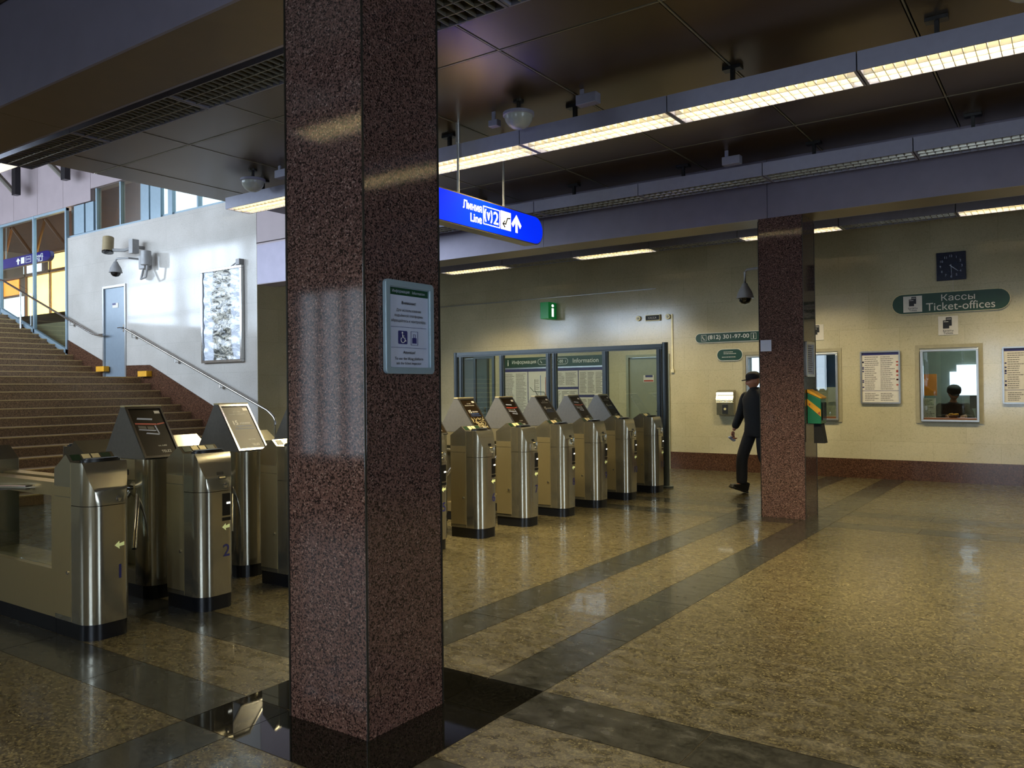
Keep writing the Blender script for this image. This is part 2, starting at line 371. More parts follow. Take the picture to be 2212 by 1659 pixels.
def textmesh(s, mat, width=None, height=None, align='LEFT', bold=0.0, lead=1.0, depth=0.0008):
    key = (s, mat, width, height, align, bold, depth)
    if key in _tc: return _tc[key]
    cu = bpy.data.curves.new('lettering', 'FONT'); cu.body = s; cu.size = 1; cu.align_x = 'LEFT'; cu.extrude = 0; cu.offset = bold; cu.resolution_u = 3
    cu.space_line = lead; cu.align_x = align
    ob = bpy.data.objects.new('lettering', cu); COL.objects.link(ob)
    dg = bpy.context.evaluated_depsgraph_get(); crv = ob.to_curve(dg)
    loops = []
    for sp in crv.splines:
        bp = sp.bezier_points; n = len(bp); L = []
        for i in range(n):
            a, b = bp[i], bp[(i + 1) % n]; p0, p1, p2, p3 = a.co, a.handle_right, b.handle_left, b.co
            straight = (p1 - p0).cross(p3 - p0).length < 1e-5 and (p2 - p0).cross(p3 - p0).length < 1e-5
            for k in range(1 if straight else 4):
                t = k / 4; L.append(Vector(((1 - t) ** 3 * p0 + 3 * (1 - t) ** 2 * t * p1 + 3 * (1 - t) * t * t * p2 + t ** 3 * p3)[:2]))
        L = [p for i, p in enumerate(L) if (p - L[i - 1]).length > 1e-5]
        if len(L) < 3: continue
        ar = sum(L[i - 1].x * L[i].y - L[i].x * L[i - 1].y for i in range(len(L))) / 2; loops.append((ar, L))
    ob.to_curve_clear(); bpy.data.objects.remove(ob); bpy.data.curves.remove(cu)
    def inside(p, L):
        c = False
        for i in range(len(L)):
            a, b = L[i - 1], L[i]
            if (a.y > p.y) != (b.y > p.y) and p.x < (b.x - a.x) * (p.y - a.y) / (b.y - a.y) + a.x: c = not c
        return c
    outs, hls = [], []
    for ar, L in loops:      # a hole runs the other way round inside a larger outline
        c = [k for k, (a2, L2) in enumerate(loops) if a2 * ar < 0 and abs(a2) > abs(ar) and sum(inside(p, L2) for p in L) > len(L) * 0.8]
        if c: hls.append((min(c, key=lambda k: abs(loops[k][0])), L, 1 if ar < 0 else -1))
    hole_ids = {id(h[1]) for h in hls}
    def grow(L, sg):
        if not bold: return L
        return [L[i] + Vector(((L[(i + 1) % len(L)] - L[i - 1]).normalized().y, -(L[(i + 1) % len(L)] - L[i - 1]).normalized().x)) * sg * bold * 0.8 for i in range(len(L))]
    vs, fs = [], []
    for k, (ar, L) in enumerate(loops):
        if id(L) in hole_ids: continue
        sg = 1 if ar > 0 else -1; polys = [grow(L, sg)] + [grow(h[1], sg) for h in hls if h[0] == k]
        o = len(vs); P_, T_ = earcut(polys); vs += [(p.x, p.y, 0) for p in P_]; fs += [tuple(o + i for i in t) for t in T_]
    me = bpy.data.meshes.new('lettering'); me.from_pydata(vs, [], fs)
    xs = [v.co.x for v in me.vertices]; ys = [v.co.y for v in me.vertices]
    x0, x1, y0, y1 = min(xs), max(xs), min(ys), max(ys)
    sx = (width / (x1 - x0)) if width else None; sy = (height / (y1 - y0)) if height else None
    sx = sx or sy; sy = sy or sx
    for v in me.vertices: v.co = ((v.co.x - (x0 + x1) / 2) * sx, (v.co.y - (y0 + y1) / 2) * sy, 0)
    me.materials.clear(); me.materials.append(MT[mat]); me.name = 'lettering'
    _tc[key] = me; return me
RS = (PI / 2, 0, 0)          # lies on a face that looks towards -Y
RE = (PI / 2, 0, PI / 2)     # lies on a face that looks towards +X
def text(s, mat, parent, loc, rot=RS, name='lettering', **kw):
    return link(name, textmesh(s, mat, **kw), parent, loc, rot)
def lines_mesh(x0, x1, z0, z1, n, seed, fill=0.55, wordy=True):
    """rows of small printed words, as thin strips in the XZ plane (y = 0)"""
    R = random.Random(seed); mb = MB(); h = (z1 - z0) / n
    for i in range(n):
        z = z1 - (i + 0.5) * h; x = x0
        end = x1 - R.random() * (x1 - x0) * 0.35
        while x < end:
            wd = R.uniform(0.06, 0.2) * (x1 - x0) if wordy else end - x
            wd = min(wd, end - x); mb.add([(x, 0, z - h * fill / 2), (x + wd, 0, z - h * fill / 2), (x + wd, 0, z + h * fill / 2), (x, 0, z + h * fill / 2)], [(0, 1, 2, 3)])
            x += wd + 0.02 * (x1 - x0)
    return mb
def stadium(cx, cz, hw, hh, n=10):
    r = hh; pts = []
    for k in range(n + 1): a = -PI / 2 + PI * k / n; pts.append((cx + hw - r + r * math.cos(a), cz + r * math.sin(a)))
    for k in range(n + 1): a = PI / 2 + PI * k / n; pts.append((cx - hw + r + r * math.cos(a), cz + r * math.sin(a)))
    return pts
def rrect(x0, x1, z0, z1, r, n=5):
    pts = []
    for cx, cz, a0 in ((x1 - r, z0 + r, -PI / 2), (x1 - r, z1 - r, 0), (x0 + r, z1 - r, PI / 2), (x0 + r, z0 + r, PI)):
        for k in range(n + 1): a = a0 + PI / 2 * k / n; pts.append((cx + r * math.cos(a), cz + r * math.sin(a)))
    return pts
def ring(mb, outer, inner, a, b, axis='y', mi=0):
    n = len(outer)
    def P(p, t): return {'x': (t, p[0], p[1]), 'y': (p[0], t, p[1]), 'z': (p[0], p[1], t)}[axis]
    vs = [P(p, a) for p in outer] + [P(p, a) for p in inner] + [P(p, b) for p in outer] + [P(p, b) for p in inner]
    fs = []
    for i in range(n):
        j = (i + 1) % n
        fs += [(i, j, n + j, n + i), (2 * n + j, 2 * n + i, 3 * n + i, 3 * n + j), (i, 2 * n + i, 2 * n + j, j), (n + j, 3 * n + j, 3 * n + i, n + i)]
    return mb.add(vs, fs, mi)
def frame_box(mb, x0, x1, z0, z1, w, y0, y1, mi=0):
    mb.box(x0, x1, y0, y1, z0, z0 + w, mi); mb.box(x0, x1, y0, y1, z1 - w, z1, mi)
    mb.box(x0, x0 + w, y0, y1, z0 + w, z1 - w, mi); mb.box(x1 - w, x1, y0, y1, z0 + w, z1 - w, mi); return mb
def wall_cells(mb, a0, a1, z0, z1, holes, t0, t1, axis='y'):
    """a wall with rectangular openings; `axis` is the one across the wall"""
    xs = sorted({a0, a1, *[h[0] for h in holes], *[h[1] for h in holes]}); zs = sorted({z0, z1, *[h[2] for h in holes], *[h[3] for h in holes]})
    for i in range(len(xs) - 1):
        for j in range(len(zs) - 1):
            cx, cz = (xs[i] + xs[i + 1]) / 2, (zs[j] + zs[j + 1]) / 2
            if any(h[0] < cx < h[1] and h[2] < cz < h[3] for h in holes): continue
            if axis == 'y': mb.box(xs[i], xs[i + 1], t0, t1, zs[j], zs[j + 1])
            else: mb.box(t0, t1, xs[i], xs[i + 1], zs[j], zs[j + 1])
    return mb

# ================================================================== THE SETTING
X0, X1 = -9.5, 6.5            # ticket hall, under the low ceiling
WY = 13.95                    # ticket office wall
ZC = 4.1                      # ceiling
BY = 9.31                     # plane of the far beam and the stair wall
STX = -12.03                  # corner of the stair wall

# floor: terrazzo fields crossed by bands of dark slabs
fl = MB(); fl.box(-11.6, X1, -6, WY + 0.05, -0.2, -0.003, 2)
xb = [(-3.37, -3.05), (-2.52, -2.18)]; yb = [(2.18, 2.53), (3.02, 3.38), (8.97, 9.31), (9.83, 10.17)]
def cuts(lo, hi, bands):
    p = [lo] + [v for b in bands for v in b] + [hi]; return [(p[i], p[i + 1], i % 2 == 1) for i in range(len(p) - 1)]
def slab(x0, x1, y0, y1, mi, g=0.002):
    fl.add([(x0 + g, y0 + g, 0), (x1 - g, y0 + g, 0), (x1 - g, y1 - g, 0), (x0 + g, y1 - g, 0)], [(0, 1, 2, 3)], mi)
for ax, bx, dx in cuts(-11.6, X1, xb):
    for ay, by, dy in cuts(-6, WY, yb):
        near = -3.4 < ax < -2.1 and bx < -2.1 and 2.1 < ay < 3.4 and by < 3.45
        if near: slab(ax, bx, ay, by, 3); continue
        if dx and not dy:
            n = max(1, round((by - ay) / 0.9))
            for k in range(n): slab(ax, bx, ay + (by - ay) * k / n, ay + (by - ay) * (k + 1) / n, 1)
        elif dy and not dx:
            n = max(1, round((bx - ax) / 0.9))
            for k in range(n): slab(ax + (bx - ax) * k / n, ax + (bx - ax) * (k + 1) / n, ay, by, 1)
        elif dx and dy: slab(ax, bx, ay, by, 1)
        else: slab(ax, bx, ay, by, 0)
struct('floor', fl, ['terrazzo', 'darkslab', 'groove', 'polished'], smooth=0)

# stairs
st = MB(); prof = [(-11.6, 0)]; x, z = -11.6, 0.0
for k in range(13):
    z += 1.83 / 13; prof.append((x, z))
    if k < 12: x -= 0.345; prof.append((x, z))
LX = x; x = -17.3; prof.append((x, z))
for k in range(12):
    z += 1.63 / 12; prof.append((x, z))
    if k < 11: x -= 0.385; prof.append((x, z))
prof += [(-34, z), (-34, -0.2), (-11.6, -0.2)]
TOPZ = z
st.prism(prof, 1.0, BY - 0.004, 'y'); 
o = struct('floor_stairs', st, 'stairs', smooth=0)

ns = MB()  # pale strips added as the bright highlight along each step edge
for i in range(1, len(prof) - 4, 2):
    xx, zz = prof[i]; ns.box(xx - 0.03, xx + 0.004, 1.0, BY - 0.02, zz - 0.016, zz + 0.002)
struct('trim_9', ns, 'nosing_highlight', smooth=0)

# ceiling panels with a visible grid
ce = MB(); gr = MB()
xs = [X0, -8.93]; 
while xs[-1] < X1 - 1.4: xs.append(xs[-1] + 1.335)
xs.append(X1)
def panels(xs, ys):
    for i in range(len(xs) - 1):
        for j in range(len(ys) - 1): ce.box(xs[i] + 0.016, xs[i + 1] - 0.016, ys[j] + 0.016, ys[j + 1] - 0.016, ZC, ZC + 0.03, 0)
panels(xs, [2.99, 5.04, 8.25, BY]); panels(xs, [-6, -4.0, -0.8, 2.49])
xs2 = [-11.94, -11.6, -10.26] + xs[1:]
panels(xs2, [9.81, 11.3, WY])
ce.box(X0 + 0.005, X1, -6, BY + 0.3, ZC + 0.035, ZC + 0.5, 1); ce.box(-11.94, X1, 9.5, WY + 0.3, ZC + 0.036, ZC + 0.5, 1)
struct('ceiling', ce, ['ceil', 'ceilgap'], smooth=0)
for x in xs[1:-1]:
    gr.box(x - 0.006, x + 0.006, 2.99, BY, ZC - 0.004, ZC + 0.03); gr.box(x - 0.006, x + 0.006, -6, 2.49, ZC - 0.004, ZC + 0.03); gr.box(x - 0.006, x + 0.006, 9.81, WY, ZC - 0.004, ZC + 0.03)
for y in (5.04, 8.25, -0.8, 11.3): gr.box(X0 + 0.02, X1, y - 0.006, y + 0.006, ZC - 0.0035, ZC + 0.03)
struct('trim_1', gr, 'ceiltee', smooth=0)

# beams: cladding panels 2.4 m long with open joints
def beam(name, y0, y1, xa, xb_):
    b = MB(); x = xa
    b.box(xa, xb_, y0 + 0.02, y1 - 0.02, 3.45, ZC + 0.03, 2)
    while x < xb_ - 0.01:
        e = min(x + 3.05, xb_)
        b.box(x + 0.003, e - 0.003, y0, y0 + 0.02, 3.43, ZC + 0.03, 0); b.box(x + 0.003, e - 0.003, y1 - 0.02, y1, 3.43, ZC + 0.03, 0)
        b.box(x + 0.003, e - 0.003, y0 + 0.02, y1 - 0.02, 3.431, 3.45, 1); x = e
    struct(name, b, ['beamface', 'beamunder', 'ceilgap'], smooth=0)
beam('trim_2', BY, 9.81, STX + 0.008, X1)
beam('trim_3', 2.49, 2.99, -6.02 - 3.05, X1)

# columns faced with polished granite
def column(x, y, label):
    m = MB(); b = MB()
    m.prism(rrect(x, x + 0.5, y, y + 0.5, 0.008, 2), 0, 3.4305, 'z'); 
    t = thing('granite_column', label, 'column', (0, 0, 0), 0, 'granite columns')
    m.build('shaft', 'granite', t, smooth=0)
    e = MB()
    for cx in (x, x + 0.5):
        for cy in (y, y + 0.5): e.box(cx - 0.0035, cx + 0.0035, cy - 0.0035, cy + 0.0035, 0, 3.40)
    e.build('corner_strip', 'steel_dark', t, 0)
    return t
colA = column(-3.0, 2.49, 'large near red-brown granite column carrying the framed notice about the lifting platform')
colB = column(-2.985, BY, 'smaller far red-brown granite column with the green dispenser, in front of the ticket windows')

# ticket office wall
W1 = (-3.84, -3.185, 0.93, 2.03); W2 = (-1.95, -1.175, 0.93, 2.03); W3 = (-4.69, -4.06, 0.93, 2.02)
DR = (-7.03, -6.14, 0.0, 2.12); DL = (-11.12, -10.29, 0.0, 2.22)
holes = [W1, W2, W3, DR, DL]
wl = wall_cells(MB(), STX - 0.3, X1, 0, ZC + 0.05, holes, WY, WY + 0.25)
struct('wall_back', wl, 'stone', smooth=0)
bb = MB()
for a, b_ in ((STX, DL[0]), (DL[1], DR[0]), (DR[1], X1)): bb.box(a, b_, WY - 0.015, WY, 0, 0.31)
struct('baseboard_back', bb, 'granite_skirt', smooth=0)
lg = MB(); lg.box(-11.9, -6.4, WY - 0.02, WY, 3.335, 3.35)
struct('trim_4', lg, 'alu', smooth=0)

# stair wall with its stepped granite skirting
D2 = (-17.21, -16.30, 1.83, 3.80)
sw = wall_cells(MB(), -18.7, STX, 0, 5.03, [D2], BY, BY + 0.3)
struct('wall_stairs', sw, 'stone_white', smooth=0)
sk = MB(); sk.prism([(STX + 0.0, 0), (STX, 0.70), (-13.04, 1.13), (-15.43, 2.07), (-16.30, 2.08), (-16.30, 0)], BY - 0.012, BY + 0.001, 'y')
sk.prism([(-17.21, 0), (-17.21, 2.20), (-18.7, 2.72), (-18.7, 0)], BY - 0.012, BY + 0.001, 'y')
struct('baseboard_stairs', sk, 'granite_skirt', smooth=0)
rw = MB(); rw.box(STX - 0.3, STX, BY + 0.3, WY, 0, ZC + 0.05); rw.box(STX, STX + 0.006, BY + 0.002, WY, 0, ZC + 0.04)
struct('wall_return', rw, 'stone', smooth=0)
# lilac cladding above the stair wall corner, seen under the ceiling edge
fa = MB(); fa.box(STX, X0, BY + 0.005, BY + 0.4, 3.42, 4.16); fa.box(STX, X0, BY + 0.005, BY + 0.4, 4.175, 7.05)
struct('trim_5', fa, 'lilac', smooth=0)
fb = MB()
for a, b_, z0 in ((-26.0, -24.9, 5.74), (-24.89, -23.7, 5.74), (-23.69, -22.5, 5.74), (-22.49, -21.3, 5.74), (-21.29, -20.1, 5.74), (-20.09, -18.9, 5.74), (-18.89, -17.7, 5.74), (-17.69, -16.4, 6.0)):
    fb.box(a, b_, BY, BY + 0.25, z0, 7.06)
struct('trim_6', fb, 'lilac', smooth=0)

# stair hall shell
sh = MB(); sh.box(-34, X0 - 0.001, 0.7, BY + 0.6, 7.05, 7.3); struct('ceiling_stair_hall', sh, 'brownroof', smooth=0)
sh = MB(); wins = [(wx - 1.7, wx + 1.7, 3.2, 6.8) for wx in (-13.2, -17.2, -21.2, -25.2, -29.2)]
wall_cells(sh, -34, X0, 0, 7.05, wins, 0.7, 1.0); struct('wall_stair_hall_side', sh, 'tan', smooth=0)
mu = MB()
for a, b_, c, d in wins:
    frame_box(mu, a, b_, c, d, 0.08, 0.92, 1.0)
    for k in (1, 2, 3): mu.box(a + 0.85 * k - 0.03, a + 0.85 * k + 0.03, 0.92, 1.0, c, d)
    mu.box(a, b_, 0.92, 1.0, 4.4, 4.5); mu.box(a, b_, 0.92, 1.0, 5.7, 5.78)
struct('window_1', mu, 'slate', smooth=0)
sh = MB(); sh.box(-34.2, -34, 0.7, BY + 0.6, 0, 7.3); struct('wall_stair_hall_end', sh, 'tan', smooth=0)
sh = MB(); sh.box(X0, X0 + 0.2, -6, BY, ZC + 0.04, 7.3); struct('wall_stair_hall_front', sh, 'brownroof', smooth=0)
# the other walls of the ticket hall, beside and behind the camera
sh = MB(); wall_cells(sh, -6, WY + 0.2, 0, ZC, [(0.05, 2.75, 0.5, 3.0)], X1, X1 + 0.2, 'x'); struct('wall_right', sh, 'stone', smooth=0)
sh = MB(); wall_cells(sh, X0, X1, 0, ZC, [(-9.3, -7.4, 0.5, 3.0), (-2.6, -2.04, 0.5, 3.0), (-1.5, -0.94, 0.5, 3.0)], -3.25, -3.0); struct('wall_front', sh, 'stone', smooth=0)
sh = MB(); sh.box(X0 - 0.2, X0, -6, 1.0, 0, ZC + 0.04); struct('wall_left', sh, 'stone', smooth=0)
mu = MB()
for a, e in ((-9.3, -7.4), (-2.6, -2.04), (-1.5, -0.94)):
    frame_box(mu, a, e, 0.5, 3.0, 0.03, -3.1, -2.93)
    for k in ((1, 2, 3) if e - a > 1 else ()): mu.box(a + (e - a) * k / 4 - 0.06, a + (e - a) * k / 4 + 0.06, -3.1, -2.9, 0.5, 3.0)
struct('window_2', mu, 'slate', smooth=0)

# clerestory over the stair wall and the glazed screen beside the upper flight
cl = MB(); Z5 = 5.03
for x, w_ in ((-17.56, .05), (-16.6, .05), (-15.77, .06), (-14.82, .05), (-13.86, .04), (-12.9, .05), (-12.0, .05)): cl.box(x - w_ / 2, x + w_ / 2, BY + 0.05, BY + 0.15, Z5, 7.05)
cl.box(-18.7, STX, BY + 0.04, BY + 0.16, Z5 + 0.001, Z5 + 0.05); cl.box(-17.7, -12, BY + 0.05, BY + 0.15, 6.3, 6.36)
struct('window_3', cl, 'alu_blue', smooth=0)
g = MB(); g.box(-18.7, -15.8, BY + 0.09, BY + 0.1, Z5 + 0.05, 7.05); o = struct('window_3_pane', g, 'glass_mirror', smooth=0)
o.name = 'window_4'
g = MB(); g.box(-15.72, STX, BY + 0.09, BY + 0.1, Z5 + 0.05, 7.05); struct('window_5', g, 'glass', smooth=0)
pl = MB(); pl.box(-18.45, -18.02, BY + 0.02, BY + 0.2, Z5 + 0.05, 5.72); pl.box(-17.95, -17.62, BY + 0.02, BY + 0.2, Z5 + 0.05, 5.72)
pl.box(-15.72, -15.42, BY - 0.01, BY + 0.04, Z5, 7.05); pl.box(-15.38, -15.02, BY + 0.0, BY + 0.08, Z5, 7.05); pl.box(-14.74, -14.62, BY + 0.0, BY + 0.08, Z5, 7.05)
struct('trim_7', pl, 'alu_blue', smooth=0)
gs = MB(); sl = (3.55 - 2.42) / (21.9 - 18.72)
gs.box(-24, -18.7, BY - 0.03, BY + 0.03, 5.66, 5.72)
for x in (-18.73, -20.25, -21.98, -23.7): gs.box(x - 0.03, x + 0.03, BY - 0.035, BY + 0.035, 2.42 + (-18.7 - x) * sl - 0.1, 5.72)
gs.prism([(-18.7, 2.40), (-18.7, 2.50), (-22.2, 2.50 + 3.5 * sl), (-22.2, 2.40 + 3.5 * sl)], BY - 0.035, BY + 0.035, 'y')
struct('window_6', gs, 'alu_blue', smooth=0)
g = MB(); g.prism([(-18.72, 2.5), (-18.72, 5.66), (-24, 5.66), (-24, 3.7), (-22.1, 2.5 + 3.38 * sl)], BY - 0.004, BY + 0.004, 'y'); struct('window_7', g, 'glass', smooth=0)
sk = MB(); sk.prism([(-18.7, 0), (-18.7, 2.40), (-22.2, 2.40 + 3.5 * sl), (-26, 2.4 + 3.5 * sl), (-26, 0)], BY, BY + 0.05, 'y')
struct('wall_stairs_upper', sk, 'tan', smooth=0)

# neighbouring hall seen through the screen: low slab, bright windows, dark roof
nh = MB(); nh.box(-36, -18.75, BY + 0.3, 14.3, 3.2, 3.44); nh.box(-36, -18.75, BY + 0.3, BY + 0.5, 2.4, 3.44); struct('floor_next_hall', nh, 'tan', smooth=0)
NY = 14.0
wh = [(-33.0, -31.0, 3.8, 5.6), (-30.9, -28.2, 3.6, 5.9), (-28.0, -27.2, 3.6, 5.2)]
nh = wall_cells(MB(), -40, -23.4, 0, 9.5, [], NY, NY + 0.2); struct('wall_next_hall', nh, 'brownroof', smooth=0)
nh = MB(); nh.prism([(-40, 7.3), (-24.0, 8.3), (-24.0, 8.5), (-40, 7.5)], BY + 0.8, NY, 'y'); struct('ceiling_next_hall', nh, 'brownroof', smooth=0)
nt_ = MB()
for k in range(7):
    xx = -39 + 2.3 * k; nt_.tube([(xx, 13.0, 7.2), (xx + 1.1, 13.2, 6.1), (xx + 2.2, 13.0, 7.2)], 0.06, 8); nt_.tube([(xx, 13.0, 6.1), (xx + 2.3, 13.0, 6.1)], 0.05, 8)
struct('trim_8', nt_, 'brownroof')
wn = MB(); wn.box(-30.9, -27.9, NY - 0.03, NY - 0.01, 4.0, 5.7); wn.box(-29.4, -28.0, NY - 0.03, NY - 0.01, 5.85, 6.35); struct('window_8', wn, 'sunset', smooth=0)  # upper pane added as a bright patch of sunset glow
wn = MB(); wn.box(-27.8, -27.3, NY - 0.03, NY - 0.01, 4.0, 5.5); wn.box(-33.2, -31.6, NY - 0.03, NY - 0.01, 5.15, 5.7); struct('window_9', wn, 'sunset2', smooth=0)
wn = MB(); wn.box(-33.4, -31.0, NY - 0.04, NY - 0.02, 4.1, 5.05); wn.box(-31.2, -29.9, NY - 0.04, NY - 0.02, 5.85, 6.15); struct('window_10', wn, 'skywin', smooth=0)
wf = MB()
for x in (-32.8, -31.0, -29.2, -27.85): wf.box(x - 0.05, x + 0.05, NY - 0.09, NY - 0.04, 3.45, 6.2)
wf.box(-33.4, -27.3, NY - 0.09, NY - 0.045, 5.72, 5.8); struct('window_11', wf, 'wood', smooth=0)

# doors
def plate_door(name, hole, y, mat, frame_mat, hinge_left=True):
    a, b_, c, d = hole; f = MB(); f.box(a, a + 0.05, y - 0.02, y + 0.1, c, d); f.box(b_ - 0.05, b_, y - 0.02, y + 0.1, c, d); f.box(a + 0.05, b_ - 0.05, y - 0.02, y + 0.1, d - 0.05, d)
    root = struct(name, f, frame_mat, smooth=0)
    m = MB(); m.box(a + 0.055, b_ - 0.055, y + 0.015, y + 0.05, c + 0.005, d - 0.055); m.build('door_leaf', mat, root, 0)
    h = MB(); hx = b_ - 0.13 if hinge_left else a + 0.13; hz = c + 1.05
    h.tube([(hx, y + 0.015, hz), (hx, y - 0.045, hz), (hx - 0.13 if hinge_left else hx + 0.13, y - 0.045, hz)], 0.011, 8); h.box(hx - 0.025, hx + 0.025, y + 0.008, y + 0.016, hz - 0.09, hz + 0.07)
    h.build('door_handle', 'chrome', root); return root
d1 = plate_door('door_1', D2, BY, 'greydoor', 'alu')
s_ = MB(); s_.box(-16.85, -16.63, BY + 0.008, BY + 0.0145, 3.32, 3.42); s_.build('door_sign', 'paper', d1, 0)
s_ = MB(); s_.box(-16.85, -16.72, BY + 0.006, BY + 0.0078, 3.38, 3.42); s_.build('door_sign', 'navyprint', d1, 0)
d2 = plate_door('door_2', DR, WY, 'olivedoor', 'olivedoor')
s_ = MB(); s_.box(-6.68, -6.47, WY + 0.008, WY + 0.0145, 1.60, 1.73); s_.build('door_sign', 'paper', d2, 0)
s_ = MB(); s_.box(-6.64, -6.49, WY + 0.006, WY + 0.0078, 1.69, 1.73); s_.build('door_sign', 'navyprint', d2, 0)
s_ = MB(); s_.box(-6.67, -6.48, WY + 0.006, WY + 0.0078, 1.61, 1.64); s_.build('door_sign', 'redpic', d2, 0)
d3 = plate_door('door_3', DL, WY, 'greydoor', 'slate')

# ticket office behind the windows
bo = MB(); bo.box(-5.6, 0.2, 16.4, 16.5, 0, 2.7); bo.box(-5.7, -5.6, WY + 0.25, 16.5, 0, 2.7); bo.box(0.2, 0.3, WY + 0.25, 16.5, 0, 2.7)
bo.box(-5.7, 0.3, WY + 0.25, 16.5, 2.7, 2.8); bo.box(-5.7, 0.3, WY + 0.25, 16.5, 0, 0.05)
bo.box(-2.75, -2.7, WY + 0.25, 16.4, 0.05, 2.7); bo.box(-4.05, -4.0, WY + 0.25, 16.4, 0.05, 2.7)
struct('wall_office', bo, 'room', smooth=0)
wn = MB(); wn.box(-1.72, -1.30, 16.36, 16.39, 1.30, 1.84); wn.box(-1.83, -1.72, 16.36, 16.39, 1.30, 1.72); struct('window_12', wn, 'skywin', smooth=0)
wn = MB(); wn.box(-5.55, -4.1, 16.30, 16.33, 0.5, 2.6); struct('window_13', wn, 'skywin', smooth=0)
def ticket_window(hole, outer, label, group='ticket windows'):
    a, b_, c, d = hole; t = thing('ticket_window', label, 'window', ((a + b_) / 2, WY, c), 0, group)
    L = t.location
    def R(x0, x1, z0, z1): return (x0 - L.x, x1 - L.x, z0 - L.z, z1 - L.z)
    x0, x1, z0, z1 = R(*hole); m = MB(); frame_box(m, x0 - 0.08, x1 + 0.06, z0 - 0.03, z1 + 0.08, 0.055, -0.012, -0.0005); m.build('surround', 'surround', t, 0)
    m = MB(); frame_box(m, x0 - 0.005, x1 + 0.005, z0 - 0.005, z1 + 0.005, 0.032, -0.045, 0.05); m.build('frame', 'alu', t, 0, bevel=0.004)
    m = MB(); m.box(x0 + 0.028, x1 - 0.028, 0.0, 0.008, z0 + 0.07, z1 - 0.028); m.build('pane', 'glass', t, 0)
    m = MB(); m.box(x0 + 0.03, x1 - 0.03, -0.03, 0.24, z0 + 0.028, z0 + 0.05); m.build('counter', 'wood', t, 0)
    return t
ticket_window(W3, None, 'brightly backlit ticket window, partly hidden by the walking man and the column')
ticket_window(W1, None, 'ticket window with a blue blind, just right of the far column')
ticket_window(W2, None, 'ticket window under the ticket-offices sign with the clerk behind its glass')

for bx_ in (-1.4, -3.4):  # lights added to brighten the booths behind the glass
    t = thing('added_office_light', 'added fill light inside the ticket office, ' + ('behind the clerk window' if bx_ > -2 else 'behind the blue-screened window'), 'ceiling light', (bx_, 15.3, 2.6))
    m = MB(); m.box(-0.5, 0.5, -0.12, 0.12, 0.03, 0.099); m.build('housing', 'housing' if False else 'alu', t, 0)
    m = MB(); m.box(-0.48, 0.48, -0.1, 0.1, 0.02, 0.0299); m.build('diffuser', 'led', t, 0)
    l = lamp('office_fill_lamp', (bx_, 15.3, 2.6), (0, 0, 0), 0.9, 0.2, 26, (0.85, 1.0, 0.85)); l.visible_camera = False

# ================================================================== LIGHT ROWS
FZ = 3.78; FL = 1.47
def fixture_meshes():
    D = {}
    h = MB(); L = FL; 
    h.box(0, L, 0, 0.012, FZ - 0.0, FZ + 0.14); h.box(0, L, 0.348, 0.36, FZ, FZ + 0.14); h.box(0, L, 0.012, 0.348, FZ + 0.125, FZ + 0.14)
    h.box(0, 0.018, 0.012, 0.348, FZ, FZ + 0.125); h.box(L - 0.018, L, 0.012, 0.348, FZ, FZ + 0.125)
    D['housing'] = h.mesh('housing', 'housing', 0)
    l = MB(); n = 20
    for k in range(1, n):
        x = 0.018 + (L - 0.036) * k / n; l.prism([(x - 0.0025, FZ + 0.002), (x + 0.0025, FZ + 0.002), (x + 0.006, FZ + 0.045), (x - 0.006, FZ + 0.045)], 0.013, 0.347, 'y')
    for y in (0.1245, 0.2355): l.prism([(y - 0.004, FZ + 0.001), (y + 0.004, FZ + 0.001), (y + 0.014, FZ + 0.046), (y - 0.014, FZ + 0.046)], 0.019, L - 0.019, 'x')
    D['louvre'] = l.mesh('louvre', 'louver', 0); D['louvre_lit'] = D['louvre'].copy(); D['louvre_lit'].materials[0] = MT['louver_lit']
    t = MB()
    t.tube([(0.03, 0, 0), (L - 0.03, 0, 0)], 0.013, 10); D['tube'] = t.mesh('tube', 'tube_off'); D['tube_lit'] = D['tube'].copy(); D['tube_lit'].materials[0] = MT['tube']
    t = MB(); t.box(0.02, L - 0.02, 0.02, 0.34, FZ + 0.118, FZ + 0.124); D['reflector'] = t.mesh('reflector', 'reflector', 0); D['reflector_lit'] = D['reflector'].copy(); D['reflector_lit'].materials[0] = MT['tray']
    return D
FM = fixture_meshes()
WORD = ['first', 'second', 'third', 'fourth', 'fifth', 'sixth', 'seventh', 'eighth', 'ninth', 'tenth', 'eleventh', 'twelfth']
def fixture(x, y, lit, label, group, power=72, hang=True):
    t = thing('louvred_light', label, 'ceiling light', (x, y, 0), 0, group)
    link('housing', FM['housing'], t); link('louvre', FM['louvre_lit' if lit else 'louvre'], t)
    link('reflector', FM['reflector_lit' if lit else 'reflector'], t)
    for dy in (0.11, 0.25): link('tube', FM['tube_lit' if lit else 'tube'], t, (0, dy, FZ + 0.085))
    if hang:
        m = MB(); m.box(0.48, 0.51, 0.16, 0.20, FZ + 0.14, ZC - 0.002); m.box(0.42, 0.57, 0.14, 0.22, ZC - 0.03, ZC - 0.002); m.build('hanger', 'rubber', t, 0)
    if lit:
        l = lamp('light_row_lamp', (x + FL / 2, y + 0.18, FZ - 0.006), (0, 0, 0), FL - 0.06, 0.3, power, WARM, math.radians(118))
        l.visible_camera = False
    return t
XS = [-8.66 + 1.48 * k for k in range(8)]
for k, x in enumerate(XS):
    if k == 0: lb = 'lit louvred light at the left end of the bright middle row'
    else: lb = f'lit louvred light in the bright middle row, {WORD[k]} from its left end'
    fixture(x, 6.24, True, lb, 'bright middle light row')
for k, x in enumerate(XS):
    fixture(x, 8.74, False, f'unlit louvred light, {WORD[k]} from the left in the row before the far beam', 'unlit row before the far beam')
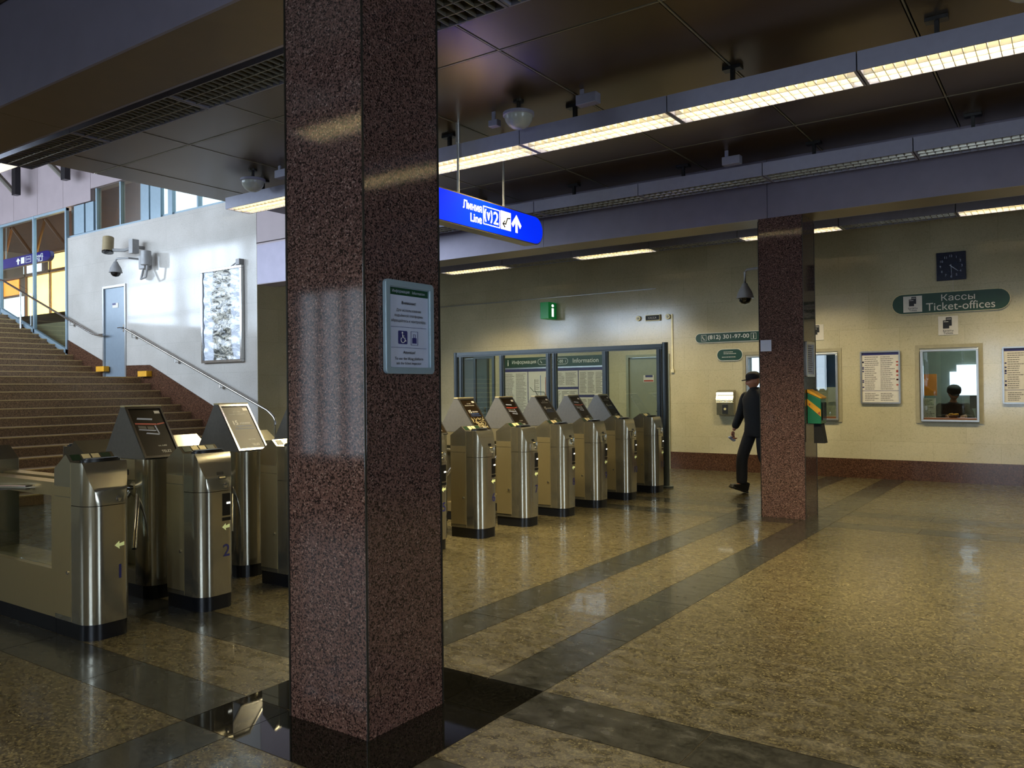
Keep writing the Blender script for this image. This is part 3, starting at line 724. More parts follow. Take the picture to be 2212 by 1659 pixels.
for k, x in enumerate(XS):
    fixture(x, 3.60, False, f'unlit louvred light, {WORD[k]} from the left in the row behind the near beam', 'unlit row behind the near beam')
for k in range(-1, 7):
    x = -8.66 + 1.48 * k; lit = k % 2 == 1 or k == -1
    fixture(x, 12.18, lit, power=56, label=f'{"lit" if lit else "unlit"} louvred light, {WORD[k+1]} from the left in the row nearest the ticket wall', group='far light row near the ticket wall')
for k in range(2, 8):
    fixture(XS[k], -0.12, True, f'lit louvred light, {WORD[k-2]} from the left in the row mirrored in the near column', 'light row over the camera', power=16)

# bowl lamps, junction boxes
def bowl(x, y, label, z=3.96):
    t = thing('bowl_lamp', label, 'ceiling lamp', (x, y, z), 0, 'glass bowl lamps')
    m = MB(); m.lathe([(0.001, -0.12), (0.05, -0.115), (0.09, -0.09), (0.118, -0.05), (0.13, -0.01), (0.13, 0.0)], seg=28); m.build('glass_bowl', 'bowl', t, 60)
    m = MB(); m.lathe([(0.135, -0.005), (0.142, 0.0), (0.142, 0.025), (0.13, 0.03)], seg=28); m.build('rim', 'housing', t, 40)
    m = MB(); m.tube([(0, 0, 0.02), (0, 0, ZC - z)], 0.02, 10); m.lathe([(0.05, ZC - z - 0.02), (0.05, ZC - z)], seg=16); m.build('stem', 'steel_dark', t)
    return t
bowl(-4.08, 6.02, 'white glass bowl lamp beside the bright light row, right of the near column')
bowl(-7.86, 6.04, 'white glass bowl lamp beside the bright light row, left of the near column')
bowl(-0.21, 5.85, 'white glass bowl lamp at the top right corner above the bright light row')
def jbox(x, y, z, label, s=(0.2, 0.09, 0.09)):
    m = MB(); m.box(-s[0] / 2, s[0] / 2, -s[1] / 2, s[1] / 2, 0, s[2]); m.box(-s[0] / 2 + 0.02, -s[0] / 2 + 0.06, -0.01, 0.01, s[2], ZC - z - 0.001)
    o = m.build('junction_box', 'housing', None, 0, bevel=0.006); o.location = (x, y, z); tag(o, label, 'junction box', 'grey ceiling boxes'); return o
jbox(-3.42, 6.12, 3.950, 'grey box above the bright light row, right of the glass bowl lamp')
jbox(-3.05, 8.66, 3.93, 'grey box above the unlit row, above the ticket wall camera')
jbox(-7.42, 6.12, 3.950, 'grey box beside the bowl lamp left of the near column')
jbox(-4.42, 6.12, 3.952, 'small grey box above the bright row, left of the glass bowl lamp', (0.1, 0.07, 0.06))

# stair hall strip light and roof braces
t = thing('strip_light', 'bright strip light at the left edge under the stair hall roof', 'ceiling light', (-15.9, 6.75, 5.6))
m = MB(); m.box(-0.7, 0.7, -0.15, 0.15, 0.01, 0.09); m.build('housing', 'housing', t, 0)
m = MB(); m.box(-0.68, 0.68, -0.13, 0.13, 0, 0.009); m.build('diffuser', 'tray', t, 0)
for s in (-0.5, 0.5): m = MB(); m.tube([(s, 0, 0.09), (s, 0, 1.449)], 0.01, 8); m.build('hanger', 'steel_dark', t)
for k, (bx_, bz) in enumerate(((-20.45, 7.05), (-18.15, 7.05))):
    t = thing('roof_brace', f'grey steel brace under the stair hall roof, {"left" if k == 0 else "right"} of the pair', 'brace', (bx_, 9.0, bz), 0, 'roof braces')
    m = MB(); m.box(-0.09, 0.09, -0.06, 0.06, -0.85, 0); m.build('post', 'black', t, 0)
    m = MB(); m.tube([(-1.1, 0, -0.1), (-0.05, 0, -0.8)], 0.06, 8); m.build('strut', 'adside', t)

# ================================================================== TURNSTILES
def pillar_mesh(z0, ztop=None, r=0.105, y0=-0.145, y1=0.145, xb=-0.2, xf=0.2):
    """column rounded at +x; ztop(x) gives the height of the top"""
    sta = [xb, xb + 0.004, -0.06, -0.055, -0.03, 0.0, 0.06, 0.09, xf - r]
    sta += [xf - r + r * math.sin(PI / 2 * k / 10) for k in range(1, 11)]
    mb = MB(); vs = []; 
    def yr(x):
        if x <= xf - r: return y0 + (0.004 if x <= xb else 0), y1 - (0.004 if x <= xb else 0)
        s = (x - (xf - r)) / r; e = r * (1 - math.sqrt(max(0, 1 - s * s))); return y0 + e, y1 - e * 0.75
    for x in sta:
        a, b = yr(x); zt = ztop(x) if callable(ztop) else ztop
        vs += [(x, a, z0), (x, b, z0), (x, b, zt), (x, a, zt)]
    fs = [(0, 1, 2, 3)]; n = len(sta)
    for i in range(n - 1):
        o = 4 * i
        fs += [(o, o + 4, o + 5, o + 1), (o + 1, o + 5, o + 6, o + 2), (o + 2, o + 6, o + 7, o + 3), (o + 3, o + 7, o + 4, o)]
    o = 4 * (n - 1); fs.append((o, o + 3, o + 2, o + 1)); mb.add(vs, fs); return mb
def top(x):
    if x < -0.055: return 1.03 + (x + 0.2) / 0.145 * 0.095
    if x < 0.0: return 1.125 - (x + 0.055) / 0.055 * 0.045
    if x < 0.135: return 1.078
    return max(0.84, 1.078 - (x - 0.135) / 0.065 * 0.22)
TM = {}
TM['plinth'] = pillar_mesh(0.0, 0.098, y0=-0.14, y1=0.14, xb=-0.197, xf=0.194).mesh('plinth', 'black')
TM['shaft'] = pillar_mesh(0.098, 0.812).mesh('shaft', 'steel')
TM['head'] = pillar_mesh(0.816, top).mesh('head', 'steel')
m = MB(); m.box(-0.194, -0.0, -0.148, -0.1445, 0.13, 0.86); m.box(-0.194, 0.0, -0.1475, -0.1445, 0.865, 0.925); m.box(0.004, 0.0065, -0.1462, -0.1445, 0.1, 1.07); TM['side_door'] = m.mesh('side_door', 'steel_side', 0)
m = MB(); m.lathe([(0.011, -0.155), (0.011, -0.147)], (-0.03, 0, 0.40), 14, axis='y'); m.lathe([(0.005, -0.157), (0.005, -0.155)], (-0.03, 0, 0.40), 10, axis='y'); TM['lock'] = m.mesh('lock', 'chrome')
def slope_pt(u, v, h=0.0015):  # on keypad slope: u across (y), v from top 0..1
    return (-0.055 + 0.055 * v + h * 0.63, u, 1.125 - 0.045 * v + h * 0.77)
m = MB()
for i, (a, b) in enumerate(((-0.125, -0.065), (-0.055, -0.005), (0.005, 0.055), (0.065, 0.125))):
    m.add([slope_pt(a, 0.12), slope_pt(b, 0.12), slope_pt(b, 0.85), slope_pt(a, 0.85)], [(0, 1, 2, 3)], 0 if i in (0, 3) else 1)
TM['keypad'] = m.mesh('keypad', ['keygreen', 'cream'], 0)
m = MB()
pts = [(0.055 + 0.06 * math.cos(a) , 0.015 + 0.125 * math.sin(a)) for a in [2 * PI * k / 24 for k in range(24)]]
m.prism(pts, 1.0785, 1.09, 'z'); m.prism([(0.055 + (p[0] - 0.055) * 0.86, 0.015 + (p[1] - 0.015) * 0.9) for p in pts], 1.09, 1.098, 'z'); TM['reader_pad'] = m.mesh('reader_pad', 'rubber')
FX = 0.2
m = MB(); m.box(FX - 0.006, FX + 0.002, 0.025 - 0.0, 0.088, 0.640, 0.795); m.box(FX - 0.006, FX + 0.003, 0.023, 0.09, 0.605, 0.628); TM['slot'] = m.mesh('slot', 'rubber', 0)
m = MB(); m.box(FX + 0.002, FX + 0.005, 0.058, 0.086, 0.72, 0.733); TM['indicator'] = m.mesh('indicator', 'led', 0)
m = MB(); m.lathe([(0.016, FX - 0.004), (0.016, FX + 0.004), (0.009, FX + 0.006)], (0, 0.05, 0.85), 16, axis='x'); TM['keyhole'] = m.mesh('keyhole', 'chrome')
m = MB()
def front_slope(u, z, h=0.002): xx = 0.135 + (1.078 - z) / 0.22 * 0.065; return (xx + h, u, z + h * 0.3)
for a, b, z0, z1 in ((0.0, 0.05, 0.925, 0.945), (0.01, 0.065, 0.895, 0.918)):
    m.add([front_slope(a, z0), front_slope(b, z0), front_slope(b, z1), front_slope(a, z1)], [(0, 1, 2, 3)])
TM['buttons'] = m.mesh('buttons', 'rubber', 0)
m = MB()
m.add([front_slope(0.012, 0.902, .003), front_slope(0.06, 0.902, .003), front_slope(0.06, 0.911, .003), front_slope(0.012, 0.911, .003)], [(0, 1, 2, 3)]); TM['sticker'] = m.mesh('sticker', 'cream', 0)
m = MB(); ar = [(0.022, 0.562), (0.05, 0.585), (0.05, 0.570), (0.082, 0.578), (0.082, 0.556), (0.05, 0.553), (0.052, 0.538)]
m.prism(ar, FX - 0.004, FX + 0.002, 'x'); TM['arrow'] = m.mesh('arrow', 'greenlit', 0)

# tripod housing
m = MB()
TB = {}
p = pillar_mesh(0.098, 1.015, r=0.12, xb=-0.07, xf=0.07) if False else None
def half_round(x0, x1, z0, z1, w=0.145, r=0.12, mb=None, flip=False):
    mb = mb or MB(); pts = [(x0, -w), (x0, w)]; s = []
    for k in range(13):
        a = PI / 2 - PI * k / 12; s.append((x1 - r * 0.75 + r * 0.75 * math.cos(a), w * math.sin(a)))
    pts += s
    if flip: pts = [(-a, b) for a, b in pts][::-1]
    mb.prism(pts, z0, z1, 'z'); return mb
TB['pillar'] = half_round(0.16, 0.34, 0.098, 1.015).mesh('housing_pillar', 'steel')
TB['pillar2'] = half_round(0.16, 0.34, 0.098, 1.015, flip=True).mesh('housing_pillar', 'steel')
m = MB(); m.box(-0.165, 0.165, -0.143, 0.143, 0.86, 1.013); m.box(-0.165, 0.165, -0.03, 0.143, 0.2, 0.86); m.box(-0.165, 0.165, -0.143, 0.143, 0.098, 0.2)
TB['case'] = m.mesh('housing_case', 'steel_side', 0)
m = MB(); m.box(-0.165, 0.165, -0.138, 0.138, 0, 0.0978); half_round(0.165, 0.335, 0, 0.0978, w=0.138, mb=m); half_round(0.165, 0.335, 0, 0.0978, w=0.138, mb=m, flip=True); TB['plinth'] = m.mesh('plinth', 'black', 0)
m = MB(); m.box(0.055, 0.075, -0.146, -0.1435, 0.895, 0.935); TB['slot'] = m.mesh('lamp_slot', 'rubber', 0)
m = MB(); m.lathe([(0.08, 0.0), (0.08, -0.05), (0.06, -0.085), (0.02, -0.1)], (0.10, -0.031, 0.79), 20, axis='y'); TB['hub'] = m.mesh('hub', 'steel_side')
def arm(b, e):
    b, e = Vector(b), Vector(e); m = MB(); m.tube([b, b.lerp(e, 0.05), e], 0.018, 12); return m
for i, (a, b) in enumerate((((0.16, -0.115, 0.80), (0.36, -0.27, 0.40)), ((0.10, -0.115, 0.80), (0.02, -0.56, 0.845)), ((0.05, -0.115, 0.77), (-0.14, -0.28, 0.40)))): TB[f'arm{i}'] = arm(a, b).mesh('arm', 'chrome')
m = MB(); m.prism([(-0.27, 1.016), (0.29, 1.016), (0.02, 1.395), (-0.03, 1.395)], -0.143, 0.143, 'y'); TB['board'] = m.mesh('ad_case', 'adside', 0)
m = MB(); m.box(-0.03, 0.03, -0.147, 0.147, 1.395, 1.408); TB['cap'] = m.mesh('ridge_cap', 'cream', 0)
# poster on the sloping front: local frame
PB = Vector((0.292, 0, 1.02)); PT = Vector((0.023, 0, 1.392)); PU = (PT - PB); PL = PU.length; PU.normalize(); PN = Vector((PU.z, 0, -PU.x))
def slope_mat(): 
    R = Matrix((Vector((0, 1, 0)), PU, PN)).transposed().to_4x4(); R.translation = PB + PN * 0.0; return R
SM = slope_mat()
def on_slope(mb_): 
    for i, v in enumerate(mb_.v): mb_.v[i] = tuple(SM @ Vector(v))
    return mb_
m = MB()
for a, b, c, d in ((-0.143, 0.143, 0.0, 0.018), (-0.143, 0.143, PL - 0.02, PL), (-0.143, -0.128, 0.018, PL - 0.02), (0.128, 0.143, 0.018, PL - 0.02)): m.box(a, b, c, d, 0.0005, 0.01)
TB['pframe'] = on_slope(m).mesh('poster_frame', 'chrome', 0)
m = MB(); m.box(-0.1275, 0.1275, 0.0185, PL - 0.0205, 0.0006, 0.0035); TB['poster'] = on_slope(m).mesh('poster', 'adblack', 0)
def ad_print(kind):
    out = []
    def T(s, mat, u, v, **kw):
        me = textmesh(s, mat, **kw); o = link('lettering', me); o.matrix_local = SM @ Matrix.Translation((u, v, 0.0042)); out.append(o)
    def Q(mat, quads, nm):
        m = MB()
        for q in quads: m.add([(x, y, 0.0045) for x, y in q], [(0, 1, 2, 3)])
        o = link(nm, on_slope(m).mesh(nm, mat, 0)); out.append(o)
    Q('paper', [((0.07, PL - 0.065), (0.115, PL - 0.065), (0.115, PL - 0.04), (0.07, PL - 0.04))], 'sticker')
    T('TELE2', 'white', 0.045, 0.055, width=0.075)
    T('\u0442\u0435\u043b. 8-800', 'white', 0.03, 0.105, width=0.07)
    if kind == 'price':
        T('\u043d\u0438 \u0432 \u0447\u0435\u043c', 'white', 0.0, PL - 0.075, width=0.07)
        T('\u043b\u0438\u0448\u043d\u0435\u043c \u043e\u0442\u043a\u0430\u0437\u044b\u0432\u0430\u044f\u0441\u044c', 'white', 0.0, PL - 0.1, width=0.17)
        T('15', 'white', -0.055, 0.275, height=0.042, bold=0.02); T('\u043a\u043e\u043f\u0435\u0435\u043a', 'white', 0.035, 0.268, width=0.1)
        T('\u0441 \u043f\u0435\u0440\u0432\u043e\u0439 \u043c\u0438\u043d\u0443\u0442\u044b', 'bluepic', 0.01, 0.24, width=0.16); T('\u043d\u0430 \u0437\u0432\u043e\u043d\u043a\u0438 \u0432\u043d\u0443\u0442\u0440\u0438 \u0441\u0435\u0442\u0438', 'bluepic', 0.01, 0.212, width=0.18)
    else:
        Q('redpic', [((-0.115, 0.30), (0.05, 0.29), (0.05, 0.303), (-0.115, 0.315)), ((0.055, 0.29), (0.12, 0.302), (0.12, 0.312), (0.055, 0.303))], 'picture')
        Q('bluepaper', [((-0.09, 0.345), (0.03, 0.335), (0.035, 0.35), (-0.08, 0.36)), ((-0.105, 0.25), (0.02, 0.235), (0.04, 0.243), (-0.1, 0.258)), ((-0.06, 0.215), (0.04, 0.2), (0.05, 0.21), (-0.05, 0.225)),
                         ((0.04, 0.215), (0.05, 0.215), (0.04, 0.285), (0.03, 0.285))], 'picture')
        Q('print', [((-0.1, 0.262), (-0.04, 0.256), (-0.04, 0.282), (-0.1, 0.29)), ((-0.03, 0.255), (0.02, 0.25), (0.02, 0.276), (-0.03, 0.281))], 'picture')
    return out
SCR = MB(); R_ = random.Random(3)
for k in range(46):
    u, v = R_.uniform(-0.11, 0.10), R_.uniform(0.03, 0.17); a = R_.uniform(0, PI); l_ = R_.uniform(0.02, 0.05)
    pr = (u, v)
    for s in range(3):
        q = (pr[0] + l_ / 2 * math.cos(a), pr[1] + l_ / 2 * math.sin(a)); nx, ny = -math.sin(a) * 0.0022, math.cos(a) * 0.0022
        if abs(q[0]) < 0.12 and 0.02 < q[1] < 0.2: SCR.add([(pr[0] - nx, pr[1] - ny, .005 + k * 1e-6), (q[0] - nx, q[1] - ny, .005 + k * 1e-6), (q[0] + nx, q[1] + ny, .005 + k * 1e-6), (pr[0] + nx, pr[1] + ny, .005 + k * 1e-6)], [(0, 1, 2, 3)]); pr = q
        a += R_.uniform(-0.9, 0.9)

def reader_pillar(t, x, flip, number=None):
    """t > reader_pillar > head, plinth ... ; flip turns it to face the stairs"""
    r = (0, 0, PI) if flip else (0, 0, 0)
    p = link('reader_pillar', TM['shaft'], t, (x, 0, 0), r)
    for nm in ('plinth', 'head', 'side_door', 'lock', 'keypad', 'reader_pad', 'slot', 'indicator', 'keyhole', 'buttons', 'sticker', 'arrow'):
        link(nm, TM[nm], p)
    if number: link('number', textmesh(str(number), 'bluepaint', height=0.085, bold=0.015), p, (0.2015, 0.055, 0.40), RE)
    return p
def turnstile(n, y, ad, label):
    t = thing('turnstile', label, 'turnstile', (-5.83, y, 0), 0, 'turnstiles across the hall')
    reader_pillar(t, 0.76, False, n); reader_pillar(t, -0.76, True)
    h = link('tripod_housing', TB['case'], t)
    for nm, k in (('pillar', 'pillar'), ('pillar', 'pillar2'), ('plinth', 'plinth'), ('lamp_slot', 'slot'), ('hub', 'hub'), ('arm', 'arm0'), ('arm', 'arm1'), ('arm', 'arm2')): link(nm, TB[k], h)
    c = link('ad_case', TB['board'], t)
    for nm, k in (('ridge_cap', 'cap'), ('poster_frame', 'pframe'), ('poster', 'poster')): link(nm, TB[k], c)
    for o in ad_print(ad if ad != 'scratched' else 'price'): o.parent = c
    if ad == 'scratched': link('torn_paper', on_slope(MB().add(SCR.v, SCR.f)).mesh('torn_paper', 'cream', 0), c)
    return t
YS = {1: 2.675, 2: 3.44, 3: 4.24, 4: 5.02, 5: 5.81, 6: 6.60, 7: 7.40, 8: 8.205, 9: 9.01, 10: 9.85, 11: 10.72}
ads = {2: 'bus', 3: 'price', 4: 'bus', 5: 'price', 6: 'bus', 7: 'scratched', 8: 'bus', 9: 'price', 10: 'bus', 11: 'price'}
LB = {2: 'stainless turnstile with a large 2 on its front and a red vehicle poster',
      3: 'stainless turnstile behind the number 2 one, poster reading 15, against the near column',
      4: 'stainless turnstile hidden behind the near column, nearer of the two wholly hidden ones',
      5: 'stainless turnstile hidden behind the near column, just before the one at its right edge',
      6: 'nearest stainless turnstile fully visible right of the near column',
      7: 'second stainless turnstile right of the near column, its dark poster half covered in pale scribbles',
      8: 'third stainless turnstile right of the near column, with a reddish poster',
      9: 'fourth stainless turnstile right of the near column, poster with blue lines of text',
      10: 'second-last stainless turnstile before the glass screen, with a reddish poster',
      11: 'last stainless turnstile, right against the glass screen post'}
for n in range(2, 12): turnstile(n, YS[n], ads[n], LB[n])
# number 1: reader pillar with a glazed swing gate beside it
t = thing('gate_turnstile', 'nearest stainless gate pillar with a 1 on its front and a glazed barrier behind it', 'turnstile', (-5.83, YS[1], 0))
p = link('reader_pillar', TM['shaft'], t, (0.76, 0, 0))
for nm in ('plinth', 'head', 'side_door', 'lock', 'keypad', 'reader_pad', 'keyhole', 'arrow'): link(nm, TM[nm], p)
link('number', textmesh('1', 'bluepaint', height=0.085, bold=0.015), p, (0.2015, 0.055, 0.40), RE)
p = link('reader_pillar', TM['shaft'], t, (-0.76, 0, 0), (0, 0, PI))
for nm in ('plinth', 'head', 'side_door', 'keypad', 'reader_pad', 'arrow'): link(nm, TM[nm], p)
m = MB(); m.box(-0.56, 0.559, -0.143, 0.143, 0.1, 0.40); m.box(-0.56, 0.559, -0.143, -0.04, 0.86, 0.945); m.box(-0.56, -0.52, -0.143, -0.05, 0.4, 0.86); m.box(0.52, 0.559, -0.143, -0.05, 0.4, 0.86); m.box(-0.56, 0.559, 0.04, 0.143, 0.86, 0.945)
b_ = m.build('barrier', 'steel_side', t, 0)
m = MB(); m.box(-0.56, 0.559, -0.138, 0.138, 0, 0.0998); m.build('plinth', 'black', b_, 0)
m = MB(); m.box(-0.519, 0.519, -0.1, -0.09, 0.401, 0.859); m.build('pane', 'glass', b_, 0)
m = MB(); m.tube([(0.30, -0.09, 0.90), (0.30, -0.19, 0.90), (0.12, -0.22, 0.895), (-0.35, -0.24, 0.86)], 0.016, 10); m.build('handle', 'chrome', b_)

# ================================================================== GLASS SCREEN BEHIND THE TURNSTILES
t = thing('glass_screen', 'blue-grey framed glass screen on round post at the end of the turnstiles', 'screen', (-6.98, 11.22, 0))
def loc(x): return x + 7.0
m = MB(); m.lathe([(0.10, 0), (0.10, 0.03), (0.045, 0.035), (0.045, 2.17)], (loc(-5.03), 0, 0), 20); m.build('post', 'slate', t)
m = MB(); m.lathe([(0.10, 0), (0.10, 0.03), (0.045, 0.035), (0.045, 2.15)], (loc(-9.02), 0, 0), 20); m.build('post', 'slate', t)
m = MB(); m.box(loc(-8.98), loc(-5.07), -0.03, 0.03, 2.07, 2.15); m.box(loc(-8.98), loc(-5.07), -0.045, 0.045, 2.09, 2.105); m.build('top_rail', 'slate', t, 0)
for a, b in ((-8.93, -8.86), (-8.06, -7.98), (-7.12, -7.04), (-7.0, -6.93), (-6.08, -5.99), (-5.16, -5.085)):
    m = MB(); m.box(loc(a), loc(b), -0.03, 0.03, 0.06, 2.07); m.box(loc(a) + 0.02, loc(b) - 0.02, -0.045, 0.045, 0.06, 2.07); m.build('mullion', 'slate', t, 0)
m = MB(); m.box(loc(-8.98), loc(-5.07), -0.03, 0.03, 0.02, 0.06); m.build('bottom_rail', 'slate', t, 0)
for a, b in ((-8.86, -8.06), (-7.98, -7.12), (-6.93, -6.08), (-5.99, -5.16)):
    m = MB(); m.box(loc(a), loc(b), -0.004, 0.004, 0.06, 2.07); m.build('pane', 'glass', t, 0)
# second leaf standing ajar towards the wall
t = thing('glass_door_frame', 'narrow blue-grey door frame at the left end of the glass screen', 'door frame', (-9.25, 12.1, 0))
m = MB(); frame_box(m, -0.03, 0.45, 0.02, 2.12, 0.05, -0.02, 0.02); m.build('leaf_frame', 'slate', t, 0)
m = MB(); m.box(0.02, 0.40, -0.004, 0.004, 0.07, 2.07); m.build('pane', 'glass', t, 0)

# ================================================================== HANDRAILS
def rail(name, pts, label, brackets, post=None):
    t = thing(name, label, 'handrail', (0, 0, 0), 0, 'steel handrails')
    m = MB(); m.tube(pts, 0.024, 12); m.build('rail', 'chrome', t)
    for q in brackets:
        m = MB(); m.tube([(q[0], q[1], q[2]), (q[0], q[1], q[2] - 0.07), (q[0], BY + 0.0, q[2] - 0.07)], 0.010, 8); m.lathe([(0.03, BY - 0.02), (0.03, BY - 0.013)], (q[0], 0, q[2] - 0.07), 12, axis='y'); m.build('bracket', 'chrome', t)
    for q in (post or []):
        m = MB(); m.tube([(q[0], q[1], q[2]), (q[0], q[1], q[3])], 0.02, 10); m.build('post', 'chrome', t)
    return t
def bend(pts, k, r, n=6):
    a, b, c = Vector(pts[k - 1]), Vector(pts[k]), Vector(pts[k + 1]); p = b + (a - b).normalized() * r; q = b + (c - b).normalized() * r
    return [tuple((1 - t) ** 2 * p + 2 * t * (1 - t) * b + t * t * q) for t in [i / n for i in range(n + 1)]]
RY = 9.20
P = [(-16.15, RY, 2.83), (-11.62, RY, 1.17), (-11.41, RY, 1.03), (-11.41, RY, 0.0)]
rail('handrail', [P[0]] + bend(P, 1, 0.05) + bend(P, 2, 0.1) + [P[3]], 'lower stair handrail sloping along the pale wall down to a bent foot', [(-15.9, RY, 2.71), (-14.4, RY, 2.16), (-13.0, RY, 1.65)])
P = [(-17.0, RY, 2.755), (-17.35, RY, 2.76), (-21.7, RY, 4.33), (-23.4, RY, 4.37)]
rail('handrail', [P[0]] + bend(P, 1, 0.2) + bend(P, 2, 0.1) + [P[3]], 'upper stair handrail beside the glazed screen', [(-18.4, RY, 3.1)], [(-20.72, RY, 3.97, 2.99), (-22.6, RY, 4.34, 3.46)])

# yellow step markers
def marker(x, z, label, l=True):
    m = MB(); m.box(x, x + 0.32, BY - 0.13, BY - 0.016, z, z + 0.11)
    if l: m.box(x + 0.25, x + 0.32, BY - 0.30, BY - 0.016, z - 0.13, z)
    tag(m.build('step_marker', 'yellow', None, 0), label, 'marker', 'yellow step markers')
marker(-15.70 + 0.03, 1.834, 'yellow block on the landing edge right of the grey door', False)
marker(-17.28, 1.97, 'yellow block on the first step left of the grey door', False)

# ================================================================== SIGNS
def icon_frame(mb, x0, x1, z0, z1, w, y): frame_box(mb, x0, x1, z0, z1, w, y - 0.0012, y)
# hanging blue line sign: face looks towards +X, local x runs along world +Y
t = thing('hanging_sign', 'lit blue hanging sign with white lettering and arrow right of the near column', 'sign', (-4.9, 6.33, 3.235), PI / 2)
hw, hh = 1.25, 0.158
m = MB(); m.prism(stadium(0, 0, hw, hh), -0.07, 0.07, 'y'); m.build('case', 'bronzeframe', t)
m = MB(); m.prism(stadium(0, 0, hw - 0.012, hh - 0.012), -0.0745, -0.0705, 'y'); m.build('face', 'signblue', t, 0)
m = MB(); m.prism(stadium(0, 0, hw - 0.012, hh - 0.012), 0.0705, 0.0745, 'y'); m.build('face', 'signblue', t, 0)
def blue_print(par, side):
    y = -0.0755
    r = RS
    text('\u041b\u0438\u043d\u0438\u044f', 'signwhite', par, (-0.035, y, 0.062), r, width=0.305, height=0.085, bold=0.03)
    text('Line', 'signwhite', par, (0.022, y, -0.05), r, width=0.185, height=0.085, bold=0.03)
    m = MB(); frame_box(m, 0.139, 0.425, -0.085, 0.1, 0.009, y - 0.001, y)
    for s in (-1, 1):   # the metro emblem: two brackets around a slim M
        pts = [(0.225 + s * (0.030 + 0.030 * math.cos(a)), y, 0.007 + 0.068 * math.sin(a)) for a in [(-0.36 + 0.72 * k / 8) * PI for k in range(9)]]
        m.tube(pts, 0.008, 6)
    m.tube([(0.205, y, 0.045), (0.225, y, -0.03), (0.245, y, 0.045)], 0.008, 6)
    m.build('emblem', 'signwhite', par, 0)
    text('2', 'signwhite', par, (0.355, y, 0.008), r, height=0.13, width=0.085, bold=0.02)
    m = MB(); m.box(0.441, 0.62, y - 0.001, y, -0.085, 0.105); m.build('escalator_panel', 'signwhite', par, 0)
    m = MB(); m.tube([(0.475, y - 0.004, -0.025), (0.52, y - 0.004, -0.025), (0.555, y - 0.004, 0.04), (0.6, y - 0.004, 0.045)], 0.008, 6)
    m.tube([(0.505, y - 0.004, 0.005), (0.468, y - 0.004, -0.025), (0.505, y - 0.004, -0.058)], 0.008, 6); m.build('escalator_arrow', 'blackprint', par, 0)
    m = MB(); m.prism([(0.725, 0.105), (0.632, 0.0), (0.66, -0.035), (0.705, 0.02), (0.705, -0.085), (0.745, -0.085), (0.745, 0.02), (0.79, -0.035), (0.818, 0.0)], y - 0.001, y, 'y'); m.build('arrow', 'signwhite', par, 0)
blue_print(t, 0)
for xx in (-0.16, 0.60):
    m = MB(); m.tube([(xx, 0, hh - 0.005), (xx, 0, ZC - 3.235 - 0.001)], 0.013, 10); m.tube([(xx, 0, ZC - 3.235 - 0.2), (xx, 0, ZC - 3.235 - 0.001)], 0.022, 10); m.build('rod', 'alu', t)

# framed notice on the near column (faces +X)
t = thing('framed_notice', 'framed lifting platform notice with wheelchair symbol on the near column', 'notice', (-2.4985, 2.762, 1.783), PI / 2)
W_, H_ = 0.163, 0.21
m = MB(); ring(m, rrect(-W_, W_, -H_, H_, 0.02), rrect(-W_ + 0.03, W_ - 0.03, -H_ + 0.03, H_ - 0.03, 0.004), -0.022, -0.001); m.build('frame', 'alu_blue', t, 30, bevel=0.003)
m = MB(); m.box(-W_ + 0.025, W_ - 0.025, -0.008, -0.001, -H_ + 0.025, H_ - 0.025); m.build('sheet', 'bluepaper', t, 0)
m = MB(); m.box(-W_ + 0.031, W_ - 0.031, -0.0095, -0.008, 0.145, 0.178); m.build('header_band', 'green', t, 0)
ny = -0.0102
text('\u0418\u043d\u0444\u043e\u0440\u043c\u0430\u0446\u0438\u044f   Information', 'bluepaper', t, (0, ny, 0.161), width=0.22)
text('\u0412\u043d\u0438\u043c\u0430\u043d\u0438\u0435!', 'blackprint', t, (0, ny, 0.112), width=0.095, bold=0.01)
for i, s in enumerate(('\u0414\u043b\u044f \u0438\u0441\u043f\u043e\u043b\u044c\u0437\u043e\u0432\u0430\u043d\u0438\u044f', '\u043f\u043e\u0434\u044a\u0451\u043c\u043d\u043e\u0439 \u043f\u043b\u0430\u0442\u0444\u043e\u0440\u043c\u044b', '\u043e\u0431\u0440\u0430\u0449\u0430\u0439\u0442\u0435\u0441\u044c \u043a \u043a\u043e\u043d\u0442\u0440\u043e\u043b\u0451\u0440\u0443.')):
    text(s, 'blackprint', t, (0, ny, 0.077 - 0.024 * i), width=(0.165, 0.19, 0.235)[i])
text('Attention!', 'blackprint', t, (0, ny, -0.112), width=0.08, bold=0.01)
text('To use the lifting platform', 'blackprint', t, (0, ny, -0.142), width=0.19)
text('ask the ticket inspector.', 'blackprint', t, (0, ny, -0.163), width=0.17)
m = MB(); m.box(-0.118, 0.118, ny, -0.009, 0.001, 0.0025); m.box(-0.118, 0.118, ny, -0.009, -0.092, -0.0905); m.build('rule', 'navyprint', t, 0)
m = MB(); m.prism(rrect(-0.072, -0.012, -0.075, -0.015, 0.006), ny, -0.009, 'y'); m.build('wheelchair_symbol', 'navyprint', t, 0)
m = MB(); yy = ny - 0.0008
m.lathe([(0.0045, yy), (0.0045, yy + 0.0005)], (-0.046, 0, -0.024), 12, axis='y')
m.tube([(-0.046, yy, -0.03), (-0.043, yy, -0.046), (-0.031, yy, -0.047), (-0.026, yy, -0.062), (-0.021, yy, -0.060)], 0.0017, 6)
m.tube([(-0.0445, yy, -0.038), (-0.034, yy, -0.038)], 0.0013, 6)
m.tube([(-0.043 + 0.013 * math.cos(a), yy, -0.056 + 0.013 * math.sin(a)) for a in [PI * (0.75 + 1.15 * k / 12) for k in range(13)]], 0.0016, 6); m.build('wheelchair_figure', 'white', t, 0)
